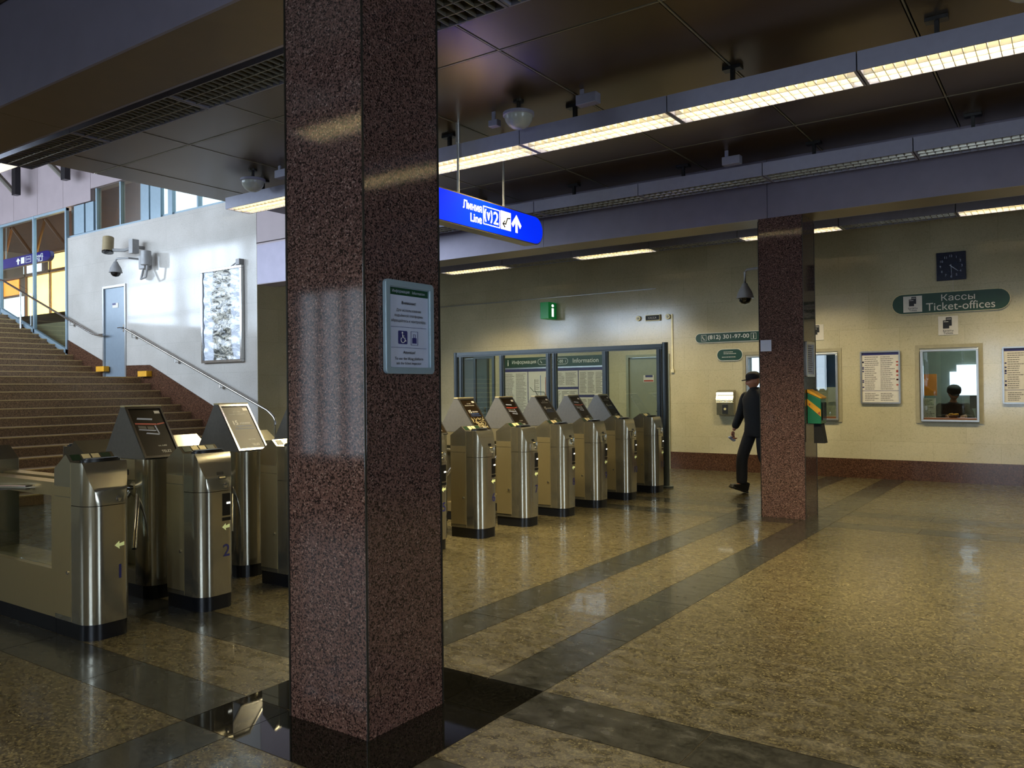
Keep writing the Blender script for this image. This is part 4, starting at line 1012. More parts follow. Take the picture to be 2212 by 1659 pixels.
m = MB(); frame_box(m, 0.012, 0.06, -0.078, -0.015, 0.0015, ny, -0.009); m.box(0.022, 0.05, ny, -0.009, -0.07, -0.045)
frame_box(m, 0.029, 0.043, -0.045, -0.028, 0.0015, ny, -0.009); m.build('lift_symbol', 'navyprint', t, 0)

def flat_sign(name, label, cat, x, z, mat='white', group=None): return thing(name, label, cat, (x, WY, z), 0, group)
def pill(t, hw, hh, mat, rim='white', th=0.02, edge=0.008):
    m = MB(); m.prism(stadium(0, 0, hw, hh), -th, -0.0015, 'y'); m.build('rim', rim, t)
    m = MB(); m.prism(stadium(0, 0, hw - edge, hh - edge), -th - 0.0012, -th, 'y'); m.build('face', mat, t, 0)
# ticket-offices sign
t = flat_sign('office_sign', 'long dark green ticket-offices sign with rounded ends under the clock', 'sign', -1.55, 2.755); pill(t, 0.80, 0.157, 'green', 'cream', 0.03, 0.006); y = -0.0325
text('\u041a\u0430\u0441\u0441\u044b', 'paper', t, (0.12, y, 0.068), height=0.10, width=0.45); text('Ticket-offices', 'paper', t, (0.145, y, -0.062), width=0.92)
m = MB(); m.box(-0.635, -0.37, y - 0.001, y, -0.128, 0.122); m.build('ticket_panel', 'paper', t, 0)
def ticket_icon(par, cx, cz, s, y):
    m = MB(); m.box(cx - 0.03 * s, cx + 0.05 * s, y - 0.001, y, cz - 0.03 * s, cz + 0.10 * s); m.box(cx - 0.07 * s, cx + 0.015 * s, y - 0.002, y - 0.0011, cz - 0.07 * s, cz + 0.055 * s); m.build('ticket_icon', 'blackprint', par, 0)
    m = MB(); m.box(cx - 0.02 * s, cx + 0.04 * s, y - 0.0026, y - 0.0021, cz + 0.068 * s, cz + 0.078 * s); m.box(cx - 0.06 * s, cx + 0.005 * s, y - 0.0026, y - 0.0021, cz + 0.03 * s, cz + 0.038 * s); m.build('ticket_icon', 'paper', par, 0)
ticket_icon(t, -0.495, 0.025, 0.85, y - 0.0012)
text('\u0411\u0438\u043b\u0435\u0442\u044b', 'blackprint', t, (-0.5, y - 0.002, -0.068), width=0.13, bold=0.01); text('Tickets', 'blackprint', t, (-0.5, y - 0.002, -0.1), width=0.11, bold=0.01)
t = flat_sign('ticket_plate', 'small square tickets plate directly below the ticket-offices sign', 'sign', -1.57, 2.395)
m = MB(); m.box(-0.135, 0.135, -0.008, -0.001, -0.145, 0.145); m.build('plate', 'paper', t, 0, bevel=0.002)
ticket_icon(t, 0.0, 0.025, 1.0, -0.0092); text('\u0411\u0438\u043b\u0435\u0442\u044b', 'blackprint', t, (0, -0.0095, -0.078), width=0.14, bold=0.01); text('Tickets', 'blackprint', t, (0, -0.0095, -0.115), width=0.13, bold=0.01)
t = flat_sign('ticket_plate', 'white plate peeking out right of the far column, above the blue-blind window', 'sign', -3.51, 2.385)
m = MB(); m.box(-0.115, 0.115, -0.008, -0.001, -0.13, 0.13); m.build('plate', 'paper', t, 0)
ticket_icon(t, 0.0, 0.025, 0.9, -0.0092)
# clock
t = thing('wall_clock', 'square navy wall clock above the ticket-offices sign', 'clock', (-1.515, WY, 3.295))
m = MB(); m.box(-0.20, 0.20, -0.04, -0.001, -0.215, 0.215); m.build('dial', 'navy', t, 0, bevel=0.006)
for n in range(1, 13):
    a = 2 * PI * n / 12; text(str(n), 'bluepaper', t, (0.145 * math.sin(a), -0.0415, 0.155 * math.cos(a)), height=0.034, name='numeral')
def hand(a, l, w, nm, y):
    m = MB(); d = (math.sin(a), math.cos(a)); n = (d[1] * w, -d[0] * w); b = (-d[0] * 0.025, -d[1] * 0.025); e = (d[0] * l, d[1] * l)
    m.prism([(b[0] - n[0], b[1] - n[1]), (e[0] - n[0] * .5, e[1] - n[1] * .5), (e[0] + n[0] * .5, e[1] + n[1] * .5), (b[0] + n[0], b[1] + n[1])], y - 0.002, y, 'y'); m.build(nm, 'bluepaper', t, 0)
hand(2 * PI * 4.35 / 12, 0.125, 0.006, 'hour_hand', -0.043); hand(2 * PI * 29.5 / 60, 0.175, 0.004, 'minute_hand', -0.0455)
m = MB(); m.tube([(0.02, -0.006, -0.215), (0.02, -0.006, -0.385)], 0.003, 6); m.build('cable', 'paper', t)
# telephone sign, oval sign
t = flat_sign('phone_sign', 'long green phone number sign left of the far column', 'sign', -5.015, 2.375); pill(t, 0.615, 0.088, 'green'); y = -0.0225
text('(812) 301-97-00', 'white', t, (0.0, y, 0.0), width=0.75, height=0.095, bold=0.015)
m = MB(); icon_frame(m, -0.50, -0.405, -0.055, 0.055, 0.005, y); icon_frame(m, 0.405, 0.50, -0.055, 0.055, 0.005, y)
m.tube([(-0.475, y, 0.035), (-0.47, y, 0.0), (-0.435, y, -0.035)], 0.008, 6); m.build('phone_symbol', 'white', t, 0)
text('i', 'white', t, (0.452, y, 0.0), height=0.08, bold=0.03)
t = flat_sign('oval_sign', 'small oval dark green sign under the phone number sign', 'sign', -4.995, 2.06); pill(t, 0.235, 0.105, 'green')
for i in range(4):
    if i != 2: m = lines_mesh(-0.11 - 0.03 * (i == 3), 0.13, 0.0, 0.012, 1, i, 0.8); o = m.build('print', 'paper', t, 0); o.location = (0, -0.0222, 0.045 - 0.03 * i)
# lit information cube
t = thing('information_cube', 'lit green cube with white letter i, on the wall above the screen', 'sign', (-8.67, WY - 0.17, 3.06))
m = MB(); m.box(-0.10, 0.10, -0.15, 0.15, -0.165, 0.165); m.build('case', 'greenlitbox', t, 0, bevel=0.006)
text('i', 'signwhite', t, (0.1045, 0, 0.0), RE, height=0.25, width=0.09, bold=0.03)
m = MB(); m.box(0.02, 0.06, 0.15, 0.169, -0.06, 0.04); m.build('bracket', 'rubber', t, 0)
# KACCA box with its two lamps
t = flat_sign('office_plate', 'small black lettered plate above the glass screen', 'sign', -6.455, 2.80)
m = MB(); m.box(-0.145, 0.145, -0.05, -0.001, -0.055, 0.055); m.build('case', 'cream', t, 0)
m = MB(); m.box(-0.138, 0.138, -0.052, -0.0502, -0.045, 0.045); m.build('face', 'blackprint', t, 0); text('\u041a\u0410\u0421\u0421\u0410', 'paper', t, (0, -0.0535, 0), width=0.17, bold=0.02)
for x, s in ((-6.755, 'left'), (-6.155, 'right')):
    t = flat_sign('signal_lamp', f'small round signal lamp {s} of the black lettered plate', 'lamp', x, 2.805, group='signal lamps')
    m = MB(); m.lathe([(0.045, -0.04), (0.05, -0.03), (0.05, -0.001)], (0, 0, 0), 18, axis='y'); m.build('case', 'cream', t); m = MB(); m.lathe([(0.008, -0.052), (0.024, -0.048), (0.026, -0.04)], (0, 0, 0), 14, axis='y'); m.build('lens', 'white', t)
m = MB(); m.box(-6.092, -6.067, WY - 0.02, WY - 0.001, 1.80, 2.85); m.box(-6.11, -6.05, WY - 0.03, WY - 0.001, 1.77, 1.83)
tag(m.build('cable_duct', 'cream', None, 0), 'thin cream cable duct running down beside the glass screen post', 'cable duct')
# information board
t = thing('information_board', 'wide information board with green header and metro map behind the screen', 'board', (-8.67, WY, 0.01))
m = MB(); m.box(-1.22, 1.22, -0.05, -0.001, 0.90, 1.93); m.build('board', 'alu', t, 0)
m = MB(); m.box(-1.22, 1.22, -0.06, -0.001, 1.935, 2.135); m.build('header_band', 'green', t, 0); y = -0.0615
text('i', 'white', t, (-1.08, y, 2.03), height=0.12, bold=0.03); text('\u0418\u043d\u0444\u043e\u0440\u043c\u0430\u0446\u0438\u044f', 'white', t, (-0.68, y, 2.035), width=0.60, bold=0.01)
text('Information', 'white', t, (0.78, y, 2.04), width=0.58, bold=0.01); text('301-97-00  i', 'white', t, (0.12, y, 2.035), width=0.42, bold=0.01)
m = MB(); ring(m, stadium(0.02, 2.035, 0.36, 0.062), stadium(0.02, 2.035, 0.352, 0.054), y - 0.001, y); m.tube([(-0.27, y, 2.06), (-0.26, y, 2.03), (-0.235, y, 2.01)], 0.007, 6); m.build('header_print', 'white', t, 0)
sheets = [(-1.19, -0.60, 0.93, 1.84), (-0.58, 0.0, 0.93, 1.84), (0.02, 0.60, 1.52, 1.84), (0.02, 0.60, 0.93, 1.47), (0.62, 1.19, 1.36, 1.84), (0.62, 1.19, 0.93, 1.31)]
m = MB(); m.box(-1.2, 1.2, -0.052, -0.0502, 0.92, 1.90); m.build('backing', 'navyprint', t, 0)
for i, (a, b, c, d) in enumerate(sheets):
    m = MB(); m.box(a, b, -0.0545, -0.0522, c, d); s_ = m.build('sheet', 'paper', t, 0)
    if i != 1:
        cols = 2 if b - a > 0.3 and i in (0, 2) else 3
        for k in range(cols):
            w_ = (b - a - 0.04) / cols
            lm = lines_mesh(a + 0.025 + k * w_, a + 0.01 + (k + 1) * w_, c + 0.03, d - 0.03, int((d - c) / 0.026), 10 * i + k, 0.4); o = lm.build('print', 'print', s_, 0); o.location = (0, -0.0549, 0)
    else:
        def poly(pts, mat): 
            m = MB(); m.tube([(x, -0.055, z) for x, z in pts], 0.006, 6); m.build('map_line', mat, s_, 0)
        poly([(-0.16, 0.98), (-0.2, 1.1), (-0.33, 1.2), (-0.42, 1.0)], 'redpic'); poly([(-0.45, 0.98), (-0.42, 1.1), (-0.3, 1.22), (-0.16, 1.35), (-0.16, 1.72)], 'redpic')
        poly([(-0.12, 0.98), (-0.24, 1.18), (-0.42, 1.45), (-0.42, 1.68)], 'blackprint'); poly([(-0.28, 1.0), (-0.28, 1.76)], 'bluepic'); poly([(-0.54, 1.52), (-0.45, 1.43), (-0.2, 1.42), (-0.1, 1.2)], 'green')
        for q in range(5):
            lm = lines_mesh(-0.40, -0.31, 1.1 + 0.12 * q, 1.2 + 0.12 * q, 3, 90 + q, 0.3); o = lm.build('print', 'print', s_, 0); o.location = (0, -0.0549, 0)
# framed notices on the ticket wall
def notice(x, z, w, h, label, seed, glare=False):
    t = thing('framed_notice', label, 'notice', (x, WY, z), 0, 'framed notices on the ticket wall')
    m = MB(); ring(m, rrect(-w, w, -h, h, 0.018), rrect(-w + 0.022, w - 0.022, -h + 0.022, h - 0.022, 0.004), -0.03, -0.001); m.build('frame', 'alu', t, 30)
    m = MB(); m.box(-w + 0.02, w - 0.02, -0.012, -0.001, -h + 0.02, h - 0.02); m.build('sheet', 'paper', t, 0)
    m = MB(); m.box(-w + 0.024, w - 0.024, -0.0132, -0.012, h - 0.065, h - 0.025); m.box(-w + 0.024, w - 0.024, -0.0132, -0.012, -h * 0.52, -h * 0.505); m.build('header_band', 'navyprint', t, 0)
    for k in range(2):
        a = -w + 0.065 + k * (w - 0.06); lm = lines_mesh(a, a + w * 0.72, -h * 0.48, h - 0.08, 17, seed + k, 0.32); o = lm.build('print', 'print', t, 0); o.location = (0, -0.0126, 0)
        lm = lines_mesh(a, a + w * 0.72, -h + 0.04, -h * 0.58, 5, seed + 5 + k, 0.35); o = lm.build('print', 'print', t, 0); o.location = (0, -0.0126, 0)
    R = random.Random(seed); m = MB(); m2 = MB()
    for k in range(8):
        zz = h * R.uniform(-0.4, 0.8); m.box(-w + 0.03, -w + 0.055, -0.0134, -0.0125, zz, zz + 0.02)
        zz = h * R.uniform(-0.4, 0.8); m2.box(w - 0.06, w - 0.03, -0.0134, -0.0125, zz, zz + 0.022)
    m.build('picture', 'navyprint', t, 0); m2.build('picture', 'redpic', t, 0)
    return t
notice(-2.54, 1.62, 0.295, 0.42, 'framed fare notice between the two right-hand ticket windows', 21)
notice(-0.575, 1.62, 0.295, 0.42, 'framed notice with glare at the right edge of the photo', 43)
# intercom
t = thing('intercom', 'steel information intercom on the wall, left of the walking man', 'intercom', (-5.06, WY, 1.22))
m = MB(); m.prism([(0, -0.22), (-0.10, -0.22), (-0.10, -0.02), (-0.14, 0.06), (-0.10, 0.13), (-0.12, 0.19), (-0.02, 0.22), (0, 0.22)], -0.155, 0.155, 'x')
bm_ = m; bm_.build('case', 'steel', t, 0)
m = MB(); m.box(-0.15, 0.15, -0.128, -0.116, 0.135, 0.175); m.build('lamp', 'led', t, 0)
m = MB(); m.box(-0.05, 0.05, -0.106, -0.1005, -0.2, -0.04); m.build('speaker_panel', 'blackprint', t, 0)
m = MB(); m.lathe([(0.022, -0.112), (0.022, -0.1065)], (0, 0, -0.115), 16, axis='y'); m.build('call_button', 'cream', t)
m = MB(); m.prism([(-0.1025, -0.005), (-0.104, -0.005), (-0.134, 0.05), (-0.132, 0.05)], -0.055, 0.055, 'x'); m.build('instruction_sheet', 'paper', t, 0)
for k in range(3):
    m = MB(); m.tube([(-0.15, -0.106 - 0.011 * k, 0.0 + 0.02 * k), (0.15, -0.106 - 0.011 * k, 0.0 + 0.02 * k)], 0.005, 6); m.build('trim_bar', 'chrome', t)
# things on the far column
t = thing('framed_notice', 'slim framed notice on the right face of the far column', 'notice', (-2.4835, 9.53, 1.80), PI / 2)
m = MB(); ring(m, rrect(-0.17, 0.17, -0.2, 0.2, 0.015), rrect(-0.13, 0.13, -0.17, 0.17, 0.004), -0.02, -0.001); m.build('frame', 'alu', t, 30)
m = MB(); m.box(-0.14, 0.14, -0.01, -0.001, -0.18, 0.18); m.build('sheet', 'bluepaper', t, 0)
o = lines_mesh(-0.11, 0.11, -0.15, 0.16, 13, 5, 0.4).build('print', 'print', t, 0); o.location = (0, -0.0108, 0)
m = MB(); m.box(-2.97, -2.845, BY - 0.003, BY - 0.0008, 1.90, 2.03); tag(m.build('paper_notice', 'bluepaper', None, 0), 'small pale paper stuck on the left face of the far column', 'paper')
t = thing('green_dispenser', 'green and yellow dispenser box on the right face of the far column', 'dispenser', (-2.4835, 9.52, 1.25), PI / 2)
m = MB(); m.prism([(-0.002, -0.18), (-0.15, -0.18), (-0.15, 0.10), (-0.002, 0.17)], -0.11, 0.11, 'x'); m.build('case', 'boxgreen', t, 0, bevel=0.006)
m = MB(); m.prism([(-0.002, 0.172), (-0.155, 0.10), (-0.155, 0.12), (-0.07, 0.172), (-0.002, 0.21)], -0.118, 0.118, 'x'); m.build('lid', 'yellow', t, 0, bevel=0.004)
m = MB(); m.prism([(-0.003, 0.03), (-0.15, -0.10), (-0.15, -0.02), (-0.003, 0.10)], -0.1125, -0.1105, 'x'); m.build('stripe', 'yellow', t, 0)
m = MB(); m.prism([(-0.02, 0.055), (-0.04, 0.04), (-0.02, 0.02)], -0.1145, -0.1127, 'x'); m.prism([(-0.14, -0.04), (-0.115, -0.06), (-0.14, -0.085)], -0.1145, -0.1127, 'x'); m.build('stripe', 'redpic', t, 0)
m = MB(); m.box(-0.085, 0.085, -0.163, -0.151, -0.14, 0.06); m.build('slot', 'smoke', t, 0)
m = MB(); m.prism([(-0.06, -0.18), (-0.14, -0.18), (-0.175, -0.40), (-0.06, -0.40)], -0.07, 0.07, 'x'); m.build('hanging_pouch', 'cloth', t, 0)

# ================================================================== CAMERAS
def dome_camera(name, label, c, s=1.0, arm=None):
    t = thing(name, label, 'camera', c, 0, 'dome cameras')
    m = MB(); m.lathe([(0.02 * s, 0.17 * s), (0.03 * s, 0.165 * s), (0.045 * s, 0.13 * s), (0.085 * s, 0.06 * s), (0.1 * s, 0.0), (0.105 * s, -0.012 * s), (0.085 * s, -0.015 * s)], seg=28); m.build('cover', 'dome', t, 50)
    m = MB(); m.lathe([(0.078 * s, -0.016 * s), (0.07 * s, -0.045 * s), (0.045 * s, -0.072 * s), (0.002, -0.083 * s)], seg=28); m.build('lens_dome', 'smoke', t, 70)
    if arm: m = MB(); m.tube([(0, 0, 0.16 * s)] + arm, 0.016 * s, 10); m.build('arm', 'dome', t)
    return t
dome_camera('dome_camera', 'grey dome camera hanging on an arm left of the far column', (-3.235, 9.58, 2.57), 1.0, [(0, 0, 0.30), (0.03, 0, 0.33), (0.2495, 0, 0.34)])
dome_camera('dome_camera', 'grey dome camera on the pale stair wall above the grey door', (-16.05, 8.95, 3.98), 1.25, [(0, 0, 0.24), (0.06, 0, 0.265), (0.30, 0.1, 0.265), (0.34, 0.36 - 0.001, 0.265)])
t = thing('camera_mount', 'grey camera mount with round speaker on the pale stair wall, right of the dome camera', 'mount', (-15.5, BY, 4.15))
m = MB(); m.box(-0.06, 0.14, -0.16, -0.001, -0.14, 0.14); m.build('box', 'dome', t, 0, bevel=0.01)
m = MB(); m.lathe([(0.10, -0.14), (0.10, 0.14)], (0.28, -0.2, 0.05), 20); m.build('speaker', 'dome', t); m = MB(); m.tube([(0.06, -0.12, -0.13), (0.10, -0.2, -0.36), (0.28, -0.2, -0.33), (0.33, -0.2, -0.1)], 0.022, 8); m.build('cable_loop', 'dome', t)
t = thing('box_camera', 'tan box camera on a bracket high on the pale stair wall', 'camera', (-16.05, 8.9, 4.55))
m = MB(); m.tube([(-0.18, 0, 0.14), (-0.12, -0.05, -0.16)], 0.11, 14); m.build('body', 'tan', t)
m = MB(); m.tube([(-0.122, -0.048, -0.15), (-0.118, -0.052, -0.18)], 0.112, 14); m.build('lens', 'smoke', t)
m = MB(); m.tube([(-0.1, 0, -0.12), (0.25, 0.1, -0.15), (0.42, 0.2, -0.08), (0.42, BY - 8.9 - 0.002, -0.08)], 0.035, 8); m.box(0.36, 0.5, 0.12, 0.26, -0.22, 0.06); m.build('bracket', 'dome', t)

# big silvery banner frame on the stair wall
def banner_mat():
    m, nt, b = newmat('crumpled_film'); v = coords(nt, (1.2, 1, 2.2))
    n = N(nt, 'ShaderNodeTexNoise'); n.inputs['Scale'].default_value = 3.2; n.inputs['Detail'].default_value = 5; n.inputs['Distortion'].default_value = 1.6; nt.links.new(v, n.inputs['Vector'])
    r = ramp(nt, n.outputs['Fac'], [(0.40, (0.02, 0.03, 0.03)), (0.47, (0.16, 0.16, 0.13)), (0.53, (0.62, 0.6, 0.5)), (0.62, (0.10, 0.11, 0.11))])
    tc = N(nt, 'ShaderNodeTexCoord'); sp = N(nt, 'ShaderNodeSeparateXYZ'); nt.links.new(tc.outputs['Object'], sp.inputs[0])
    n2 = N(nt, 'ShaderNodeTexNoise'); n2.inputs['Scale'].default_value = 2.2; nt.links.new(coords(nt), n2.inputs['Vector'])
    ab = N(nt, 'ShaderNodeMath', operation='ABSOLUTE'); nt.links.new(sp.outputs[0], ab.inputs[0])
    ad = N(nt, 'ShaderNodeMath', operation='MULTIPLY_ADD'); nt.links.new(n2.outputs['Fac'], ad.inputs[0]); ad.inputs[1].default_value = 0.35; nt.links.new(ab.outputs[0], ad.inputs[2])
    mk = ramp(nt, ad.outputs[0], [(0.44, (0, 0, 0)), (0.49, (1, 1, 1))])
    c = mix(nt, mk.outputs[0], r.outputs[0], (0.66, 0.72, 0.82)); nt.links.new(c, b.inputs['Base Color'])
    b.inputs['Roughness'].default_value = 0.12; b.inputs['Coat Weight'].default_value = 0.6; b.inputs['Coat Roughness'].default_value = 0.04
    bp = N(nt, 'ShaderNodeBump'); bp.inputs['Strength'].default_value = 0.9; bp.inputs['Distance'].default_value = 0.03; nt.links.new(n.outputs['Fac'], bp.inputs['Height']); nt.links.new(bp.outputs[0], b.inputs['Normal'])
    return m
MT['banner'] = banner_mat()
t = thing('banner_frame', 'tall framed silvery crumpled banner on the pale stair wall', 'banner', (-12.995, BY, 2.93))
m = MB(); nx_, nz_ = 14, 40; R = random.Random(9)
for i in range(nx_ + 1):
    for j in range(nz_ + 1):
        m.v.append((-0.55 + 1.1 * i / nx_, -0.045 + 0.012 * math.sin(j * 1.1 + i * 0.5) * math.sin(i * 0.7 + j * .3), -0.85 + 1.70 * j / nz_))
for i in range(nx_):
    for j in range(nz_): a = i * (nz_ + 1) + j; m.f.append((a, a + nz_ + 1, a + nz_ + 2, a + 1)); m.m.append(0)
m.build('film', 'banner', t, 180)
m = MB(); frame_box(m, -0.61, 0.61, -0.88, 0.88, 0.05, -0.07, -0.002); m.build('frame', 'chrome', t, 0, bevel=0.006)
m = MB(); m.box(-0.55, 0.55, -0.03, -0.002, -0.84, 0.84); m.build('backing', 'paper', t, 0)
m = MB(); m.box(0.50, 0.60, -0.10, -0.0, 0.885, 0.99); m.tube([(0.3, -0.04, 0.885), (0.42, -0.04, 0.93), (0.5, -0.04, 0.93)], 0.012, 6); m.build('picture_lamp', 'dome', t)

# blue sign's reflection in the glazed screen, built as a reversed sign behind it
t = thing('hanging_sign', 'blue sign reflection in the glazed screen at upper left, modelled as a reversed sign', 'sign', (-24.6, 10.9, 5.27), 0); t.scale = (1, 1, 0.66)
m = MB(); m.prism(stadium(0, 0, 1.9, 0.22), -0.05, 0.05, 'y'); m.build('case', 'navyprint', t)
m = MB(); m.prism(stadium(0, 0, 1.88, 0.20), -0.055, -0.0505, 'y'); m.build('face', 'sign_reflection', t, 0)
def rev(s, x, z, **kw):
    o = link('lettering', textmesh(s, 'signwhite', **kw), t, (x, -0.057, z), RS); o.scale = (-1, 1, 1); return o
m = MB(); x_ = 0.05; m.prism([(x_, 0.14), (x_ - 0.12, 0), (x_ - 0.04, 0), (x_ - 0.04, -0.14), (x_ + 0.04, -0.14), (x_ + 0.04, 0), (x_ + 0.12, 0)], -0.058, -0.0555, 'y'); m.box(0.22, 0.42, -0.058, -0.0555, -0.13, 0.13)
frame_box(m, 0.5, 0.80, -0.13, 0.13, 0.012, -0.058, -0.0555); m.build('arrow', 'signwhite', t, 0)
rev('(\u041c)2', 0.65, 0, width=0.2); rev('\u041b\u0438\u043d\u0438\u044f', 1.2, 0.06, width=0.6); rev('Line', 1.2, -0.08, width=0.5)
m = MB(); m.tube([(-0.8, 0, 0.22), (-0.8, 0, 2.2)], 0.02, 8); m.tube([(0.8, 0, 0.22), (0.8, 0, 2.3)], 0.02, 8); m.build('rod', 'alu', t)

# ================================================================== PEOPLE
def skin_obj(name, chains, mat, parent=None, sub=2, root=0):
    """chains: lists of (point, (rx, ry)); points shared by exact position join up"""
    vs, es, rad, idx = [], [], [], {}
    for ch in chains:
        prev = None
        for p, r in ch:
            k = tuple(round(c, 4) for c in p)
            if k not in idx: idx[k] = len(vs); vs.append(p); rad.append(r if isinstance(r, tuple) else (r, r))
            i = idx[k]
            if prev is not None and prev != i: es.append((prev, i))
            prev = i
    me = bpy.data.meshes.new(name); me.from_pydata(vs, es, []); me.materials.append(MT[mat])
    o = bpy.data.objects.new(name, me); COL.objects.link(o)
    if parent: o.parent = parent
    s = o.modifiers.new('skin', 'SKIN'); s.use_smooth_shade = True
    for i, d in enumerate(me.skin_vertices[0].data): d.radius = rad[i]; d.use_root = (i == root)
    if sub: u = o.modifiers.new('subdivision', 'SUBSURF'); u.levels = sub; u.render_levels = sub
    return o
def head_mesh(cx=0, cy=0, cz=0, s=1.0):
    """face looks along +X; nose, brow, chin, eyes sockets and ears from displaced rings"""
    mb = MB(); n, m_ = 20, 16
    for j in range(n + 1):
        ph = PI * j / n; z = math.cos(ph) * 0.118
        for i in range(m_):
            th = 2 * PI * i / m_; x = 0.095 * math.sin(ph) * math.cos(th); y = 0.076 * math.sin(ph) * math.sin(th)
            if z < -0.02: k = 1 - 0.28 * min(1, (-z - 0.02) / 0.1); y *= k; x = x * k + 0.015 * (1 - k) * 4
            if math.cos(th) > 0.86 and -0.04 < z < 0.015: x += 0.022 * (1 - abs(z + 0.022) / 0.05)
            if 0.6 < math.cos(th) < 0.93 and 0.0 < z < 0.03: x -= 0.008
            mb.v.append((cx + x * s, cy + y * s, cz + z * s))
    for j in range(n):
        for i in range(m_): a = j * m_ + i; b = j * m_ + (i + 1) % m_; mb.f.append((a, b, b + m_, a + m_)); mb.m.append(0)
    for sgn in (-1, 1): mb.lathe([(0.006 * s, 0), (0.024 * s, 0.004 * sgn), (0.026 * s, 0.012 * sgn), (0.012 * s, 0.014 * sgn)], (cx - 0.005 * s, cy + sgn * 0.068 * s, cz - 0.005 * s), 12, axis='y')
    return mb
# walking man: local +X is where he walks, feet at z = 0
HD = math.atan2(-0.87, -0.50)
man = thing('person', 'person in black jacket, trousers and cap walking out from behind the far column', 'person', (-3.665, 11.28, 0), HD)
S = lambda *c: [(p, r) for p, r in c]
pel = (0, 0, 0.93); che = (0.02, 0, 1.24); nek = (0.03, 0, 1.44)
hl = (0, 0.10, 0.90); hr = (0, -0.10, 0.90)          # +y is his left side
kl = (-0.02, 0.10, 0.49); al = (-0.34, 0.10, 0.17); tl = (-0.20, 0.10, 0.05)
kr = (0.19, -0.10, 0.50); ar = (0.20, -0.10, 0.12); tr = (0.36, -0.10, 0.10)
sr = (0.02, -0.20, 1.37); er = (0.02, -0.31, 1.10); wr = (0.12, -0.35, 0.86)
sl_ = (0.02, 0.20, 1.37); el = (-0.10, 0.27, 1.11); wl_ = (-0.06, 0.29, 0.86)
body = skin_obj('body', [S((pel, (0.13, 0.10)), (che, (0.14, 0.10)), (nek, 0.055), ((0.04, 0, 1.50), 0.05)), S((che, (0.14, 0.10)), (sr, 0.05), (er, 0.04), (wr, 0.026)), S((che, (0.14, 0.10)), (sl_, 0.05), (el, 0.04), (wl_, 0.026)),
    S((pel, (0.13, 0.10)), (hl, 0.08), (kl, 0.055), (al, 0.04), (tl, 0.03)), S((pel, (0.13, 0.10)), (hr, 0.08), (kr, 0.055), (ar, 0.04), (tr, 0.03))], 'skin', man)
hm = head_mesh(0, 0, 0); hd = hm.build('head', 'skin', man, 60); hd.location = (0.055, 0, 1.575); hd.rotation_euler = (0, 0.15, -0.5)
def hand_objs(wp, d, side, parent, curl=0.7, nm='hand'):
    """palm with four fingers and a thumb, hanging along d, fingers curled inwards"""
    wp = Vector(wp); d = Vector(d).normalized(); across = Vector((1, 0, 0)); across = (across - d * across.dot(d)).normalized(); inn = d.cross(across) * side
    ch = [S((tuple(wp), 0.024), (tuple(wp + d * 0.045), (0.034, 0.017)), (tuple(wp + d * 0.085), (0.036, 0.014)))]
    root = tuple(wp + d * 0.085)
    for k, L in enumerate((0.030, 0.034, 0.032, 0.025)):
        b = wp + d * 0.09 + across * (0.028 - 0.019 * k); p = b; a = 0.25; c = S((root, (0.036, 0.014)), (tuple(b), 0.0085))
        for s in range(3):
            a += curl; p = p + (d * math.cos(a) + inn * math.sin(a)) * L * (1 - 0.18 * s); c.append((tuple(p), 0.0085 - 0.001 * s))
        ch.append(c)
    tb = wp + d * 0.03 + across * 0.03; ch.append(S((tuple(wp + d * 0.045), (0.034, 0.017)), (tuple(tb), 0.011), (tuple(tb + (across * 0.5 + d + inn * 0.6).normalized() * 0.033), 0.010), (tuple(tb + (across * 0.3 + d + inn * 0.9).normalized() * 0.058), 0.0085)))
    return skin_obj(nm, ch, 'skin', parent, 2)
hand_objs(wr, (0.10, -0.02, -1), -1, man); hand_objs(wl_, (0.02, 0, -1), 1, man)
def torso_jacket(par, rings, mat='cloth'):
    mb = MB(); n = 28
    for (cx, z, rx, ry) in rings:
        for k in range(n):
            a = 2 * PI * k / n; fold = 1 + 0.025 * math.sin(5 * a + z * 23) + 0.015 * math.sin(9 * a - z * 31)
            mb.v.append((cx + rx * math.cos(a) * fold, ry * math.sin(a) * fold, z))
    for i in range(len(rings) - 1):
        for k in range(n): mb.f.append((i * n + k, i * n + (k + 1) % n, (i + 1) * n + (k + 1) % n, (i + 1) * n + k)); mb.m.append(0)
    mb.f += [tuple(range(n - 1, -1, -1)), tuple((len(rings) - 1) * n + k for k in range(n))]; mb.m += [0, 0]
    return mb.build('jacket', mat, par, 70)
jk = torso_jacket(man, [(0.0, 0.80, 0.145, 0.19), (0.0, 0.83, 0.155, 0.197), (0.0, 0.98, 0.145, 0.185), (0.01, 1.10, 0.15, 0.19), (0.02, 1.22, 0.15, 0.205), (0.02, 1.32, 0.14, 0.215), (0.02, 1.385, 0.115, 0.185), (0.025, 1.43, 0.09, 0.12), (0.03, 1.46, 0.075, 0.08)])
skin_obj('sleeve', [S(((0.02, -0.14, 1.36), 0.075), (sr, 0.082), (er, 0.07), ((0.115, -0.345, 0.885), 0.056))], 'cloth', jk)
skin_obj('sleeve', [S(((0.02, 0.14, 1.36), 0.075), (sl_, 0.082), (el, 0.07), ((-0.06, 0.287, 0.885), 0.056))], 'cloth', jk)
skin_obj('trousers', [S(((0, 0, 0.95), 0.10), (hl, 0.10), (kl, 0.086), ((-0.33, 0.10, 0.185), 0.078)), S(((0, 0, 0.95), 0.10), (hr, 0.10), (kr, 0.086), ((0.197, -0.10, 0.105), 0.08))], 'trouser', man)
